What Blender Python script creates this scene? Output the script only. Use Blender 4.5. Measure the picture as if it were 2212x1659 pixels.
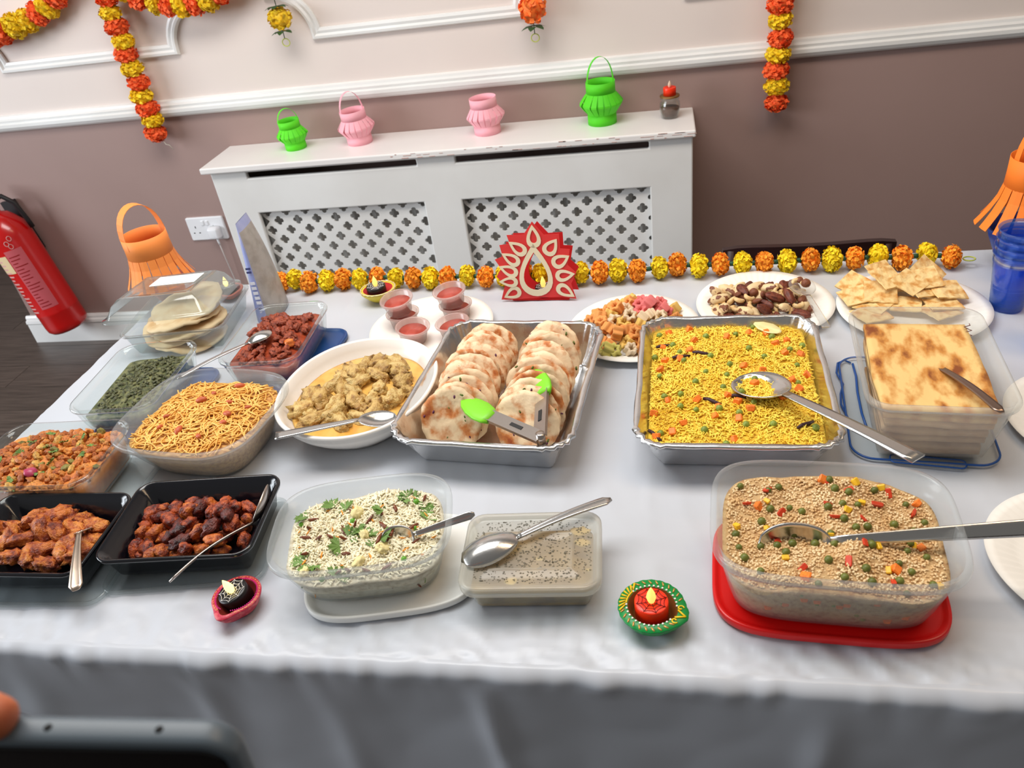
import bpy, bmesh, math, random
import numpy as np
from mathutils import Vector, Matrix, Euler, noise

for o in list(bpy.data.objects): bpy.data.objects.remove(o)
D = bpy.data; S = bpy.context.scene; COL = S.collection
rnd = random.Random(11); nr = np.random.RandomState(5)
PI = math.pi; rad = math.radians
TZ = 0.7415                      # upper face of the cloth on the table

# ------------------------------------------------------------------ camera
cd = D.cameras.new('camera'); cam = D.objects.new('camera', cd); COL.objects.link(cam)
cd.sensor_width = 36; cd.lens = 1700/2212*36; cd.clip_start = 0.02
cam.matrix_world = Matrix(((0.98147516, 0.01917013, 0.19062793, 0),
                           (0.14552064, 0.57260042, -0.80681628, 0),
                           (-0.12462041, 0.81961044, 0.55920344, 1.46),
                           (0, 0, 0, 1)))
cd.dof.use_dof = True; cd.dof.focus_distance = 1.15; cd.dof.aperture_fstop = 11
S.camera = cam

# ------------------------------------------------------------------ world, lamps, exposure
wd = D.worlds.new('room_light'); S.world = wd; wd.use_nodes = True
bg = wd.node_tree.nodes['Background']
bg.inputs[0].default_value = (1.0, 0.975, 0.94, 1); bg.inputs[1].default_value = 0.15
def area(name, loc, size, energy, col, target=None):
    l = D.lights.new(name, 'AREA'); l.shape = 'RECTANGLE'; l.size, l.size_y = size
    l.energy = energy; l.color = col
    o = D.objects.new(name, l); COL.objects.link(o); o.location = loc
    if target is not None:
        o.rotation_euler = (Vector(target)-Vector(loc)).to_track_quat('-Z', 'Y').to_euler()
    return o
area('ceiling_lamp', (-0.8, 1.12, 2.62), (1.8, 0.8), 37, (1.0, 0.98, 0.95))
area('ceiling_lamp', (1.0, 1.0, 2.62), (1.2, 0.5), 10, (1.0, 0.72, 0.46))
area('window_daylight', (-4.2, 0.2, 1.7), (2.4, 1.5), 85, (0.88, 0.94, 1.0), (-0.6, 1.6, 0.8))
vs = S.view_settings
vs.view_transform = 'Standard'; vs.look = 'None'; vs.gamma = 1; vs.use_curve_mapping = False
vs.exposure = 0.25
try:
    S.cycles.transparent_max_bounces = 24
except Exception: pass

# ------------------------------------------------------------------ materials
def lin(r, g, b):
    f = lambda c: (c/255/12.92) if c/255 <= 0.04045 else ((c/255+0.055)/1.055)**2.4
    return (f(r), f(g), f(b), 1)
MATS = {}
def pm(name, c, rough=0.5, metal=0.0, c2=None, scale=40, ramp=(0.42, 0.62), detail=4, bump=0, bscale=None, coat=0,
       sss=0, var=0, emit=0, c3=None, spec=None, stretch=None, bdist=0.002):
    """principled material; colours sRGB 0..255; c2/c3 blended by noise; var = per-object value variation"""
    if name in MATS: return MATS[name]
    m = D.materials.new(name); m.use_nodes = True; nt = m.node_tree; N = nt.nodes; L = nt.links
    b = N['Principled BSDF']
    b.inputs['Base Color'].default_value = lin(*c); b.inputs['Roughness'].default_value = rough
    b.inputs['Metallic'].default_value = metal
    if spec is not None: b.inputs['Specular IOR Level'].default_value = spec
    if coat: b.inputs['Coat Weight'].default_value = coat; b.inputs['Coat Roughness'].default_value = 0.12
    if sss:
        b.inputs['Subsurface Weight'].default_value = sss; b.inputs['Subsurface Scale'].default_value = 0.01
    if emit:
        b.inputs['Emission Color'].default_value = lin(*c); b.inputs['Emission Strength'].default_value = emit
    tc = N.new('ShaderNodeTexCoord'); src = tc.outputs['Object']
    if stretch:
        mp = N.new('ShaderNodeMapping'); mp.inputs['Scale'].default_value = stretch
        L.new(src, mp.inputs[0]); src = mp.outputs[0]
    col = None
    if c2:
        n = N.new('ShaderNodeTexNoise'); n.inputs['Scale'].default_value = scale; n.inputs['Detail'].default_value = detail
        L.new(src, n.inputs['Vector'])
        r = N.new('ShaderNodeValToRGB'); L.new(n.outputs['Fac'], r.inputs[0])
        e = r.color_ramp.elements; e[0].position = ramp[0]; e[0].color = lin(*c); e[1].position = ramp[1]; e[1].color = lin(*c2)
        if c3:
            x = e.new(min(0.97, ramp[1]+0.1)); x.color = lin(*c3)
        col = r.outputs['Color']
    if var:
        oi = N.new('ShaderNodeObjectInfo'); mr = N.new('ShaderNodeMapRange')
        mr.inputs[3].default_value = 1-var; mr.inputs[4].default_value = 1+var*0.6
        L.new(oi.outputs['Random'], mr.inputs[0])
        hs = N.new('ShaderNodeHueSaturation'); L.new(mr.outputs[0], hs.inputs['Value'])
        if col: L.new(col, hs.inputs['Color'])
        else: hs.inputs['Color'].default_value = lin(*c)
        col = hs.outputs['Color']
    if col: L.new(col, b.inputs['Base Color'])
    if bump:
        n = N.new('ShaderNodeTexNoise'); n.inputs['Scale'].default_value = bscale or scale*2; n.inputs['Detail'].default_value = 4
        L.new(src, n.inputs['Vector'])
        bp = N.new('ShaderNodeBump'); bp.inputs['Strength'].default_value = bump; bp.inputs['Distance'].default_value = bdist
        L.new(n.outputs['Fac'], bp.inputs['Height']); L.new(bp.outputs[0], b.inputs['Normal'])
    MATS[name] = m
    return m
def clear(name, c, body=0.15, rough=0.1, gloss=1.0, ior=1.45, tint=(250, 252, 252)):
    """see-through plastic or thin glass: transparent + a share of diffuse/translucent body + fresnel gloss"""
    if name in MATS: return MATS[name]
    m = D.materials.new(name); m.use_nodes = True; nt = m.node_tree; N = nt.nodes; L = nt.links
    N.remove(N['Principled BSDF']); out = N['Material Output']
    tr = N.new('ShaderNodeBsdfTransparent'); tr.inputs[0].default_value = lin(*tint)
    df = N.new('ShaderNodeBsdfDiffuse'); df.inputs[0].default_value = lin(*c)
    tl = N.new('ShaderNodeBsdfTranslucent'); tl.inputs[0].default_value = lin(*c)
    mx = N.new('ShaderNodeMixShader'); mx.inputs[0].default_value = 0.45
    L.new(df.outputs[0], mx.inputs[1]); L.new(tl.outputs[0], mx.inputs[2])
    m1 = N.new('ShaderNodeMixShader'); m1.inputs[0].default_value = body
    L.new(tr.outputs[0], m1.inputs[1]); L.new(mx.outputs[0], m1.inputs[2])
    gl = N.new('ShaderNodeBsdfGlossy'); gl.inputs[1].default_value = rough
    fr = N.new('ShaderNodeLayerWeight'); fr.inputs[0].default_value = 0.5      # Schlick-like gloss, the same from both sides of the sheet
    pw = N.new('ShaderNodeMath'); pw.operation = 'POWER'; pw.inputs[1].default_value = 4; L.new(fr.outputs['Facing'], pw.inputs[0])
    mu = N.new('ShaderNodeMath'); mu.operation = 'MULTIPLY_ADD'; mu.inputs[1].default_value = 0.55*gloss; mu.inputs[2].default_value = 0.03*gloss; mu.use_clamp = True
    L.new(pw.outputs[0], mu.inputs[0])
    m2 = N.new('ShaderNodeMixShader'); L.new(mu.outputs[0], m2.inputs[0]); L.new(m1.outputs[0], m2.inputs[1]); L.new(gl.outputs[0], m2.inputs[2])
    L.new(m2.outputs[0], out.inputs[0]); MATS[name] = m
    return m

# ------------------------------------------------------------------ scene objects
def tag(o, label=None, cat=None, group=None, kind=None):
    if label: o['label'] = label
    if cat: o['category'] = cat
    if group: o['group'] = group
    if kind: o['kind'] = kind
    return o
def thing(name, label, cat, loc=(0, 0, 0), rz=0, group=None, mw=None):
    o = D.objects.new(name, None); COL.objects.link(o); o.empty_display_size = 0.02
    if mw is not None: o.matrix_world = mw
    else: o.location = loc; o.rotation_euler = (0, 0, rz)
    return tag(o, label, cat, group)
def mesh(name, V, F, mat=None, smooth=True, mats=None, fm=None):
    me = D.meshes.new(name); me.from_pydata([tuple(v) for v in V], [], [tuple(f) for f in F]); me.update()
    if smooth: me.polygons.foreach_set('use_smooth', [True]*len(me.polygons))
    for q in (mats or [mat]): me.materials.append(q)
    if fm is not None: me.polygons.foreach_set('material_index', fm)
    return me
def link(name, me, parent=None, loc=(0, 0, 0), rot=(0, 0, 0), scale=None):
    o = D.objects.new(name, me); COL.objects.link(o); o.location = loc; o.rotation_euler = rot
    if scale is not None: o.scale = scale if hasattr(scale, '__len__') else (scale,)*3
    if parent: o.parent = parent
    return o
class G:
    """collects verts and faces of one mesh"""
    def __init__(s): s.V = []; s.F = []; s.M = []; s.mi = 0
    def add(s, V, F):
        n = len(s.V); s.V += [tuple(v) for v in V]; s.F += [tuple(i+n for i in f) for f in F]; s.M += [s.mi]*len(F); return s
    def loft(s, rings, cap0=True, cap1=True, closed=True):
        n = len(rings[0]); V = [p for r in rings for p in r]; F = []
        for i in range(len(rings)-1):
            for j in range(n if closed else n-1):
                a = i*n+j; b = i*n+(j+1) % n; F.append((a, b, b+n, a+n))
        if cap0: F.append(tuple(reversed(range(n))))
        if cap1: F.append(tuple(range((len(rings)-1)*n, len(rings)*n)))
        return s.add(V, F)
    def lathe(s, prof, n=32, c=(0, 0, 0), cap0=True, cap1=True, wob=None):
        return s.loft([[(c[0]+r*(1 if not wob else wob(a, r, z))*math.cos(a), c[1]+r*(1 if not wob else wob(a, r, z))*math.sin(a), c[2]+z)
                        for a in [2*PI*k/n for k in range(n)]] for r, z in prof], cap0, cap1)
    def box(s, x0, x1, y0, y1, z0, z1):
        V = [(x, y, z) for z in (z0, z1) for y in (y0, y1) for x in (x0, x1)]
        return s.add(V, [(0, 2, 3, 1), (4, 5, 7, 6), (0, 1, 5, 4), (2, 6, 7, 3), (0, 4, 6, 2), (1, 3, 7, 5)])
    def tube(s, path, r, n=6, caps=True, closed=False):
        P = [Vector(p) for p in path]; rings = []; up = None
        for i, p in enumerate(P):
            if closed: t = P[(i+1) % len(P)]-P[i-1]
            else: t = P[min(i+1, len(P)-1)]-P[max(i-1, 0)]
            t.normalize()
            if up is None:
                up = Vector((0, 0, 1)) if abs(t.z) < 0.9 else Vector((1, 0, 0))
            x = t.cross(up); x.normalize(); y = x.cross(t); up = y
            rr = r[i] if hasattr(r, '__len__') else r
            rings.append([p+rr*(math.cos(2*PI*k/n)*x+math.sin(2*PI*k/n)*y) for k in range(n)])
        if closed: rings.append(rings[0]); caps = False
        return s.loft(rings, caps, caps)
    def sph(s, c, r, n=8, m=5, sc=(1, 1, 1)):
        rings = []
        for i in range(m+1):
            t = PI*i/m; q = max(math.sin(t), 0.02)
            rings.append([(c[0]+sc[0]*r*q*math.cos(2*PI*k/n), c[1]+sc[1]*r*q*math.sin(2*PI*k/n), c[2]-sc[2]*r*math.cos(t)) for k in range(n)])
        return s.loft(rings)
    def build(s, name, mat, parent=None, smooth=True, loc=(0, 0, 0), rot=(0, 0, 0), mats=None, bevel=0, solid=0):
        o = link(name, mesh(name, s.V, s.F, mat, smooth, mats, s.M if mats else None), parent, loc, rot)
        if solid:
            md = o.modifiers.new('thick', 'SOLIDIFY'); md.thickness = solid; md.offset = 0
        if bevel:
            md = o.modifiers.new('bevel', 'BEVEL'); md.width = bevel; md.segments = 2; md.limit_method = 'ANGLE'
        return o
def nz(x, y, s, k=0.0): return noise.noise((x*s, y*s, k*7.31))
def fbm(x, y, s, k=0.0): return nz(x, y, s, k)+0.5*nz(x, y, s*2.1, k+1)+0.25*nz(x, y, s*4.3, k+2)

# rings of rounded-rectangle or squircle outline; i = inset
def rr(w, d, r, n=7):
    def f(i, z):
        a, b = w/2-i, d/2-i; q = max(min(r-i, a, b), 0.002); P = []
        for cx, cy, a0 in ((a-q, b-q, 0), (-a+q, b-q, 90), (-a+q, -b+q, 180), (a-q, -b+q, 270)):
            for k in range(n+1):
                t = rad(a0+90*k/n); P.append((cx+q*math.cos(t), cy+q*math.sin(t), z))
        return P
    return f
def se(w, d, p, n=72):
    def f(i, z):
        P = []
        for k in range(n):
            t = 2*PI*k/n; c, s_ = math.cos(t), math.sin(t)
            P.append(((w/2-i)*math.copysign(abs(c)**(2/p), c), (d/2-i)*math.copysign(abs(s_)**(2/p), s_), z))
        return P
    return f
def vessel(ring, h, ins, t, rim=0.004, riml=0.006, foot=0.004, curve=0.0, wob=None):
    """open container: outside from foot to rim, over the lip and down the inside"""
    prof = [(ins+0.012, 0), (ins+foot, 0.0), (ins+0.001, foot)]
    for k in range(1, 5):
        u = k/4; prof.append((ins*(1-u)**(1+curve), foot+(h-riml-foot)*u))
    prof += [(-rim, h-riml), (-rim-0.0006, h-riml*0.5), (-rim+0.0008, h), (t*0.5, h), (t, h-0.0015)]
    for k in range(1, 5):
        u = k/4; prof.append((t+ins*u**1.0 if not curve else t+ins*(1-(1-u))**(1+curve), h-0.0015-(h-0.0015-foot-t)*u))
    prof.append((ins+t+foot, t))
    g = G(); R_ = [ring(i, z) for i, z in prof]
    if wob: R_ = [[wob(p, q, len(prof)) for p in r] for q, r in enumerate(R_)]
    g.loft(R_)
    return g
def inner_inset(h, ins, t, z): return t+0.0008+ins*(1-z/h)
def food_body(ring, i_top, i_bot, z0, hf, nr_=22):
    """solid of food: bumpy top following hf, sides straight down to the vessel's bottom"""
    base = ring(i_top, 0); n = len(base); rings = [ring(i_bot, z0)]
    mid = ring((i_top+i_bot)/2, 0); zz = min(hf(p[0], p[1]) for p in base)
    rings.append([(p[0], p[1], (z0+zz)/2) for p in mid])
    for k in range(nr_, 0, -1):
        s_ = k/nr_; rings.append([(p[0]*s_, p[1]*s_, hf(p[0]*s_, p[1]*s_)) for p in base])
    rings.append([(p[0]*0.02, p[1]*0.02, hf(0, 0)) for p in base])
    return G().loft(rings)
def inside(x, y, w, d, p=5): return abs(2*x/w)**p+abs(2*y/d)**p < 1
def sample(w, d, n, p=5, mind=0):
    P = []; tries = 0
    while len(P) < n and tries < n*40:
        tries += 1; x = rnd.uniform(-w/2, w/2); y = rnd.uniform(-d/2, d/2)
        if not inside(x, y, w, d, p): continue
        if mind and any((x-a)**2+(y-b)**2 < mind*mind for a, b in P): continue
        P.append((x, y))
    return P
def ico(sub=2):
    bm = bmesh.new(); bmesh.ops.create_icosphere(bm, subdivisions=sub, radius=1)
    V = [v.co.copy() for v in bm.verts]; F = [[v.index for v in f.verts] for f in bm.faces]; bm.free(); return V, F
ICO1, ICO2, ICO3 = ico(1), ico(2), ico(3)
def lump(sx, sy, sz, amp=0.25, fr=1.6, seed=0, sub=ICO3, rough=0.0):
    V = []
    for v in sub[0]:
        k = 1+amp*noise.noise(v*fr+Vector((seed*3.7, seed, 0)))+amp*0.4*noise.noise(v*fr*2.7+Vector((0, seed*2.3, 5)))
        if rough: k += rough*(abs(noise.noise(v*fr*3.1+Vector((seed, 1, 2))))-0.25)+rough*0.7*noise.noise(v*fr*6+Vector((2, seed, 1)))
        V.append((v.x*sx*k, v.y*sy*k, v.z*sz*k))
    return V, sub[1]
def scatter(name, base, pts, rots, scs, mat, parent, kind='stuff'):
    """many copies of a tiny shape joined into one uncountable mass"""
    BV = np.array(base[0]); BF = base[1]; n = len(pts); m = len(BV); V = np.empty((n*m, 3)); F = []
    for i in range(n):
        V[i*m:(i+1)*m] = (BV*scs[i])@np.array(rots[i]).T+pts[i]
        o = i*m; F += [[k+o for k in f] for f in BF]
    o = link(name, mesh(name, V.tolist(), F, mat), parent); tag(o, kind=kind); return o
def rmat(tilt=0.5):
    return Euler((rnd.gauss(0, tilt), rnd.gauss(0, tilt), rnd.uniform(0, 2*PI))).to_matrix()
def grain(l=1, w=0.28, n=5):
    g = G(); rings = []
    for x, r in ((-1, 0.15), (-0.6, 0.8), (0, 1), (0.6, 0.8), (1, 0.15)):
        rings.append([(x*l, w*r*math.cos(2*PI*k/n), w*r*math.sin(2*PI*k/n)) for k in range(n)])
    g.loft(rings); return g.V, g.F
GRAIN = grain()
def grains(name, root, hf, w, d, n, ln, wd_, mat, p=5, tilt=0.45, dz=0.0):
    P = sample(w, d, n, p)
    scatter(name, GRAIN, [(x, y, hf(x, y)+dz+rnd.uniform(0, 0.0012)) for x, y in P], [rmat(tilt) for _ in P],
            [np.array((ln, wd_, wd_))*rnd.uniform(0.8, 1.15) for _ in P], mat, root)
ORD = ['first', 'second', 'third', 'fourth', 'fifth', 'sixth', 'seventh', 'eighth', 'ninth', 'tenth', 'eleventh', 'twelfth', 'thirteenth']
def inst(name, me, p, rot, sc, parent=None, label=None, cat=None, group=None):
    return tag(link(name, me, parent, p, rot, sc), label, cat, group)

# ---- shared materials
STEEL = pm('brushed_steel', (205, 203, 200), 0.22, 1.0, bump=0.05, bscale=300)
STEEL_DARK = pm('worn_steel', (190, 180, 172), 0.3, 1.0, bump=0.08, bscale=200)
FOIL = pm('aluminium_foil', (222, 222, 222), 0.24, 1.0, bump=0.35, bscale=70)
MILK = clear('milky_plastic', (236, 238, 238), 0.15, 0.18, 0.9)
MILK2 = clear('milkier_plastic', (238, 236, 230), 0.24, 0.2, 0.8)
CLEARP = clear('clear_plastic', (225, 232, 232), 0.10, 0.06, 1.5, tint=(244, 247, 247))
GLASS = clear('clear_glass', (236, 241, 239), 0.02, 0.03, 1.8, 1.5, tint=(249, 252, 251))
PAPERPLATE = pm('paper_plate_white', (246, 243, 236), 0.6)
WHITE_PAINT = pm('white_gloss_paint', (240, 240, 238), 0.3, c2=(232, 231, 228), scale=3)
# ================================================================== THE ROOM
WY = 2.5
LOWER = pm('mauve_brown_wall_paint', (163, 136, 129), 0.55, c2=(159, 132, 125), scale=2, bump=0.03, bscale=150)
UPPER = pm('pale_blush_wall_paint', (232, 219, 211), 0.6, c2=(228, 215, 208), scale=2, bump=0.02, bscale=150)
WOOD = pm('grey_brown_floorboard', (92, 80, 72), 0.38, c2=(66, 56, 50), scale=7, stretch=(1, 14, 1), ramp=(0.35, 0.7), var=0.18, bump=0.1)
def wallslab(name, x0, x1, y0, y1, ztop=2.75, split=0.89):
    g = G(); g.mi = 0; g.box(x0, x1, y0, y1, 0, split); g.mi = 1; g.box(x0, x1, y0, y1, split, ztop)
    return tag(g.build(name, None, mats=[LOWER, UPPER], smooth=False), kind='structure')
tag(wallslab('wall_back', -2.57, 3.6, WY, WY+0.14), 'mauve wall with pale upper half behind the table')
wallslab('wall_left', -2.57, -2.43, WY+0.14, 4.2)
wallslab('wall_alcove', -5.2, -2.57, 4.2, 4.34)
wallslab('wall_side', -5.34, -5.2, -3.5, 4.34)
win = tag(G().box(-5.205, -5.19, -0.9, 1.3, 0.9, 2.3).build('window_1', pm('daylit_pane', (225, 236, 250), 0.2, emit=1.2), smooth=False), 'tall daylit window in the far side wall', kind='structure')
for y0, y1, za, zb in ((-0.96, -0.9, 0.84, 2.36), (1.3, 1.36, 0.84, 2.36), (0.17, 0.23, 0.9, 2.3), (-0.96, 1.36, 0.84, 0.9), (-0.96, 1.36, 2.3, 2.36)):
    G().box(-5.2, -5.17, y0, y1, za, zb).build('window_frame', WHITE_PAINT, win, False)
fl = tag(G().box(-5.2, 3.6, -3.5, 4.2, -0.06, -0.012).build('floor', pm('floor_underlay', (50, 42, 38), 0.7), smooth=False), 'dark grey-brown board floor', kind='structure')
pl = [G().box(-l/2+0.0012, l/2-0.0012, -0.0738, 0.0738, 0, 0.012) for l in (1.2, 0.8)]
plm = [mesh('plank', p.V, p.F, WOOD, False) for p in pl]
for r_ in range(30):
    y = 0.2+r_*0.15+0.075; x = -4.6+(r_ % 4)*0.31
    for k in range(4):
        inst('plank', plm[0], (x+1.2*k, y, -0.012), (0, 0, 0), 1, fl)
# skirting board with a step, dado rail with ogee section
def rail(name, prof, x0, x1, mat=WHITE_PAINT):
    g = G(); g.loft([[(x0, WY-p, z) for p, z in prof], [(x1, WY-p, z) for p, z in prof]])
    return tag(g.build(name, mat, smooth=False), kind='structure')
rail('baseboard_back', [(0, 0), (0.018, 0), (0.018, 0.085), (0.022, 0.09), (0.02, 0.1), (0.012, 0.104), (0.012, 0.112), (0.006, 0.12), (0, 0.12)], -2.59, 3.6)
g = G(); g.loft([[(-2.57-p, WY-0.001, z) for p, z in ((0, 0), (0.018, 0), (0.018, 0.1), (0.006, 0.12), (0, 0.12))], [(-2.57-p, 4.2, z) for p, z in ((0, 0), (0.018, 0), (0.018, 0.1), (0.006, 0.12), (0, 0.12))]])
tag(g.build('baseboard_left', WHITE_PAINT, smooth=False), kind='structure')
DADO = [(0, 0.858), (0.012, 0.858), (0.02, 0.864), (0.026, 0.874), (0.026, 0.884), (0.018, 0.888), (0.02, 0.896), (0.014, 0.902), (0.012, 0.909), (0, 0.912)]
rail('trim_1', DADO, -2.57, 3.6)
# panel mouldings: bottom rail, scooped corners, stiles
def moulding(name, x0, x1, z0, z1, r):
    P = [(x0+r, z0), (x1-r, z0)]
    P += [(x1-r*math.cos(rad(a)), z0+r*math.sin(rad(a))) for a in range(9, 91, 9)]
    P += [(x1, z1-r)]+[(x1-r*math.sin(rad(a)), z1-r*math.cos(rad(a))) for a in range(9, 91, 9)]
    P += [(x0+r, z1)]+[(x0+r*math.cos(rad(a)), z1-r*math.sin(rad(a))) for a in range(9, 91, 9)]
    P += [(x0, z0+r)]+[(x0+r*math.sin(rad(a)), z0+r*math.cos(rad(a))) for a in range(9, 90, 9)]
    n = len(P); sec = [(-0.017, 0), (-0.016, 0.008), (-0.008, 0.011), (0.0, 0.009), (0.006, 0.015), (0.013, 0.014), (0.017, 0.006), (0.017, 0)]
    rings = []
    for i in range(n):
        a = Vector(P[i])-Vector(P[i-1]); b = Vector(P[(i+1) % n])-Vector(P[i]); a.normalize(); b.normalize()
        na = Vector((-a.y, a.x)); nb = Vector((-b.y, b.x)); m = na+nb; m.normalize(); k = 1/max(m.dot(na), 0.5)
        rings.append([(P[i][0]-m.x*u*k, WY-0.001-v, P[i][1]-m.y*u*k) for u, v in sec])
    rings.append(rings[0]); g = G().loft(rings, False, False)
    return tag(g.build(name, WHITE_PAINT, smooth=False), kind='structure')
moulding('trim_2', -2.28, -1.40, 1.063, 2.1, 0.125)
moulding('trim_3', -1.16, -0.275, 1.063, 2.1, 0.125)
moulding('trim_4', -0.035, 0.85, 1.063, 2.1, 0.125)
moulding('trim_5', 1.09, 1.97, 1.063, 2.1, 0.125)

# ------------------------------------------------------------------ radiator cover
RC = thing('radiator_cover', 'white wooden radiator cover with quatrefoil grilles against the mauve wall', 'radiator cover', (-0.67, 2.4, 0))
o2 = lambda g: [(x+0.67, y-2.4, z) for x, y, z in g.V]
def rcpart(g, name, mat=WHITE_PAINT, bevel=0.002, smooth=False):
    g.V = o2(g); return g.build(name, mat, RC, smooth, bevel=bevel)
g = G(); g.box(-1.447, 0.1, 2.272, WY, 0.722, 0.742)
sh = rcpart(g, 'shelf', pm('chipped_white_shelf', (244, 241, 238), 0.28, c2=(240, 236, 234), scale=4), 0.004)
g = G()                                            # scuffed strip where paint is worn off the shelf's edge
for k in range(42):
    x = rnd.uniform(-0.85, 0.08); l = rnd.uniform(0.004, 0.03); z = rnd.choice((0.7385, 0.7255, 0.733)); g.box(x, x+l, 2.2712, 2.2724, z, z+rnd.uniform(0.0008, 0.0025))
g.V = o2(g); g.build('worn_edge', pm('bare_pinkish_undercoat', (196, 160, 150), 0.8), RC, False).parent = sh
xs = [-1.425, -1.3, -0.735, -0.611, -0.032, 0.092]; zs = [0.0, 0.09, 0.576, 0.694, 0.7135, 0.7225]
g = G(); V = [(x, 2.29, z) for z in zs for x in xs]; F = []
for j in range(5):
    for i in range(5):
        if i in (1, 3) and j in (1, 3): continue
        F.append((j*6+i, j*6+i+1, (j+1)*6+i+1, (j+1)*6+i))
g.add(V, F); g.V = o2(g); fr_ = g.build('front_panel', WHITE_PAINT, RC, False)
md = fr_.modifiers.new('thick', 'SOLIDIFY'); md.thickness = 0.016; md.offset = -1
md = fr_.modifiers.new('bevel', 'BEVEL'); md.width = 0.004; md.segments = 2; md.limit_method = 'ANGLE'
for x in (-1.425, 0.078):
    g = G(); g.box(x, x+0.014, 2.307, WY-0.002, 0, 0.722); rcpart(g, 'side_panel')
def lattice(x0, x1, z0, z1):
    g = G(); h = 0.0335; n = 32; i = 0; z = z1-0.004
    while z > z0-h:
        x = x0+0.018+(h if i % 2 else 0)
        while x < x1+h:
            hole = []; edge = []
            for k in range(n):
                t = 2*PI*k/n; q = 0.0106+0.0058*abs(math.cos(2*t))**0.65
                hole.append((x+q*math.cos(t), z+q*math.sin(t))); e = h/(abs(math.cos(t))+abs(math.sin(t)))
                edge.append((x+e*math.cos(t), z+e*math.sin(t)))
            m = len(g.V); Y = 2.309
            g.V += [(a, Y, b) for a, b in edge]+[(a, Y, b) for a, b in hole]+[(a, Y+0.005, b) for a, b in hole]
            for k in range(n):
                k2 = (k+1) % n
                g.F += [(m+k, m+k2, m+n+k2, m+n+k), (m+n+k, m+n+k2, m+2*n+k2, m+2*n+k)]; g.M += [0, 0]
            x += 2*h
        z -= h; i += 1
    g.V = o2(g); return g.build('lattice_grille', WHITE_PAINT, RC, False)
lattice(-1.3, -0.735, 0.09, 0.576); lattice(-0.611, -0.032, 0.09, 0.576)
RD = thing('radiator', 'grey ribbed panel radiator seen through the white grilles', 'radiator', (-0.67, 2.348, 0.1))
g = G(); pts = []
for k in range(181):
    x = -0.68+k*1.36/180; pts.append((x, -0.008 if (k//3) % 2 else 0.004))
g.loft([[(x, y, 0) for x, y in pts], [(x, y, 0.5) for x, y in pts]], False, False, False)
g.build('ribbed_panel', pm('old_radiator_enamel', (214, 212, 208), 0.5), RD, False, solid=0.003)
G().box(-0.69, 0.69, 0.006, 0.05, 0.0, 0.5).build('water_channel', pm('old_radiator_enamel', (170, 168, 165), 0.5), RD, False, bevel=0.006)
G().box(-0.6, -0.57, -0.004, 0.02, -0.1, 0).build('foot', pm('old_radiator_enamel', (0, 0, 0)), RD, False)
G().box(0.57, 0.6, -0.004, 0.02, -0.1, 0).build('foot', pm('old_radiator_enamel', (0, 0, 0)), RD, False)

# ------------------------------------------------------------------ socket, plug
PVC = pm('white_pvc', (240, 240, 242), 0.3)
SK = thing('wall_socket', 'white double wall socket with a plug in its right half', 'socket', (-1.638, WY, 0.452))
rf = rr(0.147, 0.088, 0.006, 4)
def xz(g): g.V = [(x, -z, y) for x, y, z in g.V]; return g
xz(G().loft([rf(0, 0), rf(0, 0.006), rf(0.003, 0.0085)])).build('face_plate', PVC, SK, False)
DK = pm('socket_slot_dark', (40, 38, 38), 0.6)
for sx in (-0.043, 0.03):
    for dx, dz, w, h in ((0, 0.012, 0.0035, 0.008), (-0.011, -0.01, 0.006, 0.0035), (0.011, -0.01, 0.006, 0.0035)):
        G().box(sx+dx-w/2, sx+dx+w/2, -0.0089, -0.0084, dz-h/2-0.004, dz+h/2-0.004).build('pin_slot', DK, SK, False)
for sx in (-0.009, 0.009):
    G().box(sx-0.005, sx+0.005, -0.0125, -0.008, 0.015, 0.032).build('rocker_switch', PVC, SK, False, bevel=0.0015)
PG = thing('power_plug', 'white plug in the right half of the wall socket with trailing cable', 'plug', (-1.604, WY-0.009, 0.44))
rf = rr(0.046, 0.046, 0.01, 4)
xz(G().loft([rf(0, 0), rf(0.0005, 0.018), rf(0.004, 0.027), rf(0.009, 0.029)])).build('plug_body', PVC, PG, True)
G().tube([(0.004, -0.014, -0.02), (0.005, -0.016, -0.034), (0.006, -0.016, -0.046)], [0.005, 0.004, 0.003], 8).build('strain_relief', PVC, PG)
G().tube([(0.006, -0.016, -0.044), (0.008, -0.014, -0.1), (0.012, -0.008, -0.2), (0.014, -0.004, -0.3), (0.02, -0.004, -0.42)], 0.0022, 6).build('cable', pm('pale_cable', (196, 186, 182), 0.5), PG)

# ------------------------------------------------------------------ fire extinguisher
RED = pm('extinguisher_red', (200, 10, 10), 0.25, coat=0.5)
BLACKP = pm('black_rubber', (28, 25, 26), 0.5)
FX = thing('fire_extinguisher', 'red fire extinguisher hanging on the wall above the skirting', 'extinguisher', (-2.322, 2.405, 0.118)); FX.rotation_euler = (0, rad(-8.5), 0)
FR = 0.080
G().lathe([(0.05, 0.0), (FR-0.012, 0.0), (FR-0.002, 0.012), (FR, 0.03), (FR, 0.082), (FR+0.0012, 0.086), (FR, 0.09), (FR, 0.395), (FR-0.006, 0.43), (FR-0.025, 0.46), (0.04, 0.478), (0.022, 0.485), (0.022, 0.52)], 40).build('cylinder', RED, FX)
def patch(a0, a1, z0, z1, r, n=12):
    g = G(); g.loft([[(r*math.cos(rad(a0+(a1-a0)*k/n)), r*math.sin(rad(a0+(a1-a0)*k/n)), z) for k in range(n+1)] for z in (z0, z1)], False, False, False); return g
lb = patch(-82, -36, 0.115, 0.36, FR+0.0006).build('instruction_label', pm('faded_pink_print', (206, 96, 104), 0.4), FX)
LT = pm('pale_print', (226, 168, 164), 0.5); LW = pm('dark_red_print', (150, 10, 14), 0.5)
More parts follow.
